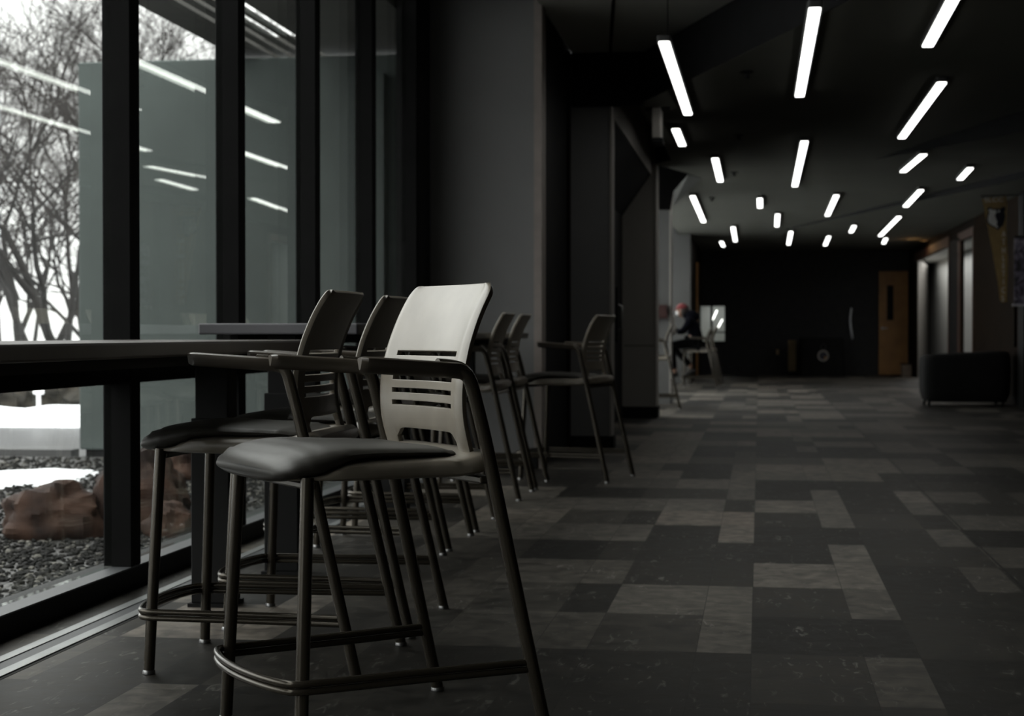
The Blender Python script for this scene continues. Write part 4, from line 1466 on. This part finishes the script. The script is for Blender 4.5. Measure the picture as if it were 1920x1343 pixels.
def boulder(lab, px, py, zc, w, d, h, seed, rz=0.0):
    p = at_depth(px, 700, zc)
    random.seed(seed)
    mb = MB()

    def fn(a, q):
        n1 = noise.noise(a * 1.4 + Vector((seed, 0, 0)))
        n2 = noise.noise(a * 3.5 + Vector((0, seed, 0)))
        n3 = noise.cell(a * 2.2 + Vector((seed, seed, 0)))
        k = 1 + .30 * n1 + .13 * n2 + .03 * (n3 - .5)
        q = q * k
        if q.z < -h * .3:
            q.z = -h * .3
        return q
    blob(mb, (0, 0, 0), (w / 2, d / 2, h * .62), 40, 26, fn)
    o = mb.build('boulder', M_ROCK, smooth=28)
    o.location = (p.x, p.y, -.02 + h * .28)
    o.rotation_euler = (0, 0, rz)
    tag(o, lab, 'boulder', 'red-brown boulders outside the window')
    return o


boulder('low wide red-brown boulder nearest the first window pane', 98, 0, 7.45, .47, .38, .27, 3, .3)
boulder('taller red-brown boulder half hidden by the thick window mullion', 262, 0, 7.75, .50, .40, .40, 11, 1.0)
boulder('red-brown boulder by the foot of the concrete slab', 352, 0, 10.4, .34, .30, .26, 19, 2.0)
boulder('small dark red boulder below the front stool seat edge', 318, 0, 7.45, .22, .2, .16, 23, .5)

sn = MB()


def mound(cx_, cy_, rx, ry, h, seed, n=40, m_=14):
    rings = []
    for i in range(m_):
        t = i / (m_ - 1)
        ring = []
        for k in range(n):
            a = 2 * PI * k / n
            e = 1 + .25 * noise.noise(Vector((math.cos(a) * 1.5 + seed, math.sin(a) * 1.5, 0)))
            r = (1 - t) + .001
            z = h * (1 - (1 - t) ** 2.2) * (1 + .35 * noise.noise(Vector((math.cos(a) * r * 2.5, math.sin(a) * r * 2.5 + seed, 1)))) - .03
            ring.append((cx_ + rx * r * e * math.cos(a), cy_ + ry * r * e * math.sin(a), z))
        rings.append(ring)
    return MB().loft(rings)


p = at_depth(45, 700, 10.4)
so = mound(p.x, p.y, .42, .85, .05, 2.2).build('snow', M_SNOW, smooth=80)
tag(so, 'patch of melting snow on the gravel behind the low boulder', 'snow', kind='stuff')
sb = MB()
rings = []
for k in range(60):
    x = -22 + 17 * k / 59
    hh = .19 + .06 * noise.noise(Vector((x * 1.1, 0, 5))) + .05 * noise.noise(Vector((x * 3.1, 2, 5)))
    rings.append([(x, 15.5 + (1 - math.cos(a)) * .9 + .08 * noise.noise(Vector((x * 2, a, 0))), -.06 + hh * math.sin(a)) for a in [PI * j / 12 for j in range(13)]])
sb.loft(rings)
sbo = sb.build('snow', M_SNOW, smooth=80)
tag(sbo, 'long bank of ploughed snow along the far side of the road', 'snow', kind='stuff')
hg = MB()
rings = []
for k in range(160):
    x = -24 + 20 * k / 159
    ring = []
    for j in range(20):
        a = 2 * PI * j / 20
        nn = .22 * noise.noise(Vector((x * 3, a * 2.5, 0))) + .16 * noise.noise(Vector((x * 8, a * 5, 3)))
        ring.append((x + .2 * noise.noise(Vector((a * 4, x * 7, 9))), 19.6 + (.6 + nn) * math.cos(a), .22 + (.34 + nn * .6) * math.sin(a)))
    rings.append(ring)
hg.loft(rings)
tag(hg.build('hedge', M_HEDGE), 'low dry brown hedge behind the bank of snow', 'hedge')
mp_ = MB()
p = at_depth(72, 770, 17.2)
mp_.tube([(0, 0, -.1), (0, 0, .62)], .022, 10)
mo = mp_.build('marker_post', M_MASK, smooth=60)
mo.location = (p.x, p.y, .02)
tag(mo, 'short white marker post standing in the snow bank', 'post')
MB().box((-.06, -.01, .24), (.06, .01, .66)).build('reflector', M_MASK, mo, bevel=.02)


# bare trees
def tree(lab, base, height, r0, lean, seed, spread=1.0, levels=6, forks=None, mx=9000):
    random.seed(seed)
    trunk, twigs = MB(), MB()
    cnt = [0]

    def grow(p, d, r, L, lev):
        if cnt[0] > mx or r < .0018:
            return
        cnt[0] += 1
        n = 5 if lev < 2 else (4 if lev < 4 else 2)
        pts, rs = [p.copy()], [r]
        q, dd = p.copy(), d.copy()
        for k in range(n):
            dd = (dd + Vector((random.gauss(0, .10), random.gauss(0, .10), random.gauss(0, .07) + (.03 if lev < 3 else -.02)))).normalized()
            q = q + dd * (L / n)
            pts.append(q.copy())
            rs.append(r * (1 - .45 * (k + 1) / n))
        (trunk if lev < 3 else twigs).tube(pts, rs, 8 if lev < 2 else (5 if lev < 4 else 3), caps=False)
        if lev >= levels:
            return
        nb = random.choice((3, 4)) if lev < 1 else random.choice((4, 4, 5))
        for b in range(nb):
            t = random.uniform(.45, 1.0) if b else 1.0
            i = min(n, max(1, int(round(t * n))))
            ax = Vector((random.gauss(0, 1), random.gauss(0, 1), random.gauss(0, .4))).normalized()
            nd = (dd + ax * random.uniform(.45, .95) * spread).normalized()
            if lev < 3 and nd.z < .1:
                nd.z = abs(nd.z) * .5 + .1
                nd.normalize()
            grow(pts[i], nd, rs[i] * random.uniform(.64, .88), L * random.uniform(.60, .90), lev + 1)

    grow(Vector((0, 0, 0)), Vector(lean).normalized(), r0, height * .34, 0)
    o = trunk.build('bare_tree', M_BARK, smooth=60)
    o.location = base
    tag(o, lab, 'tree', 'bare winter trees outside')
    twigs.build('twigs', M_TWIG, o)
    return o


def tree_at(lab, px, zc, height, r0, lean, seed, **kw):
    p = at_depth(px, 700, zc)
    tree(lab, (p.x, p.y, -.1), height, r0, lean, seed, **kw)


tree_at('bare tree with the thickest trunk, by the edge of the concrete slab', 143, 22.0, 7.5, .085, (-.10, 0, 1), 5, levels=6, mx=7000)
tree_at('bare tree with a forked trunk at the left of the first pane', 45, 26.0, 8.0, .075, (.02, 0, 1), 12, levels=6, mx=6500)
tree_at('thin young bare tree between the two larger trunks', 113, 24.0, 4.6, .035, (.05, 0, 1), 21, levels=5, mx=1200)
tree_at('bare tree cut by the left edge of the photo', 5, 23.5, 7.0, .065, (-.12, 0, 1), 33, levels=6, mx=6000)
tree_at('bare tree whose crown shows above the concrete slab', 330, 24.0, 8.0, .08, (.05, 0, 1), 44, levels=6, mx=7000)
tree_at('bare tree farthest back, filling the sky between the others', 90, 36.0, 11.0, .10, (.05, 0, 1), 55, levels=6, mx=7000)
src = [o for o in C.objects if o.name.startswith('bare_tree')]
random.seed(91)
for k, (px, zc) in enumerate(((-60, 30), (20, 33), (70, 29), (120, 31), (170, 34), (230, 30), (290, 37), (370, 32), (410, 36), (0, 42), (150, 44), (60, 48), (-120, 40))):
    o = copy_tree(src[k % 2] if k % 3 else src[4])
    p = at_depth(px, 700, zc)
    o.location = (p.x, p.y, -.1)
    o.rotation_euler = (0, 0, random.random() * 6.28)
    o.scale = (1, 1, random.uniform(.8, 1.25))
    tag(o, 'bare tree in the far tangle of branches behind the front trees', 'tree', 'bare winter trees in the far tangle')
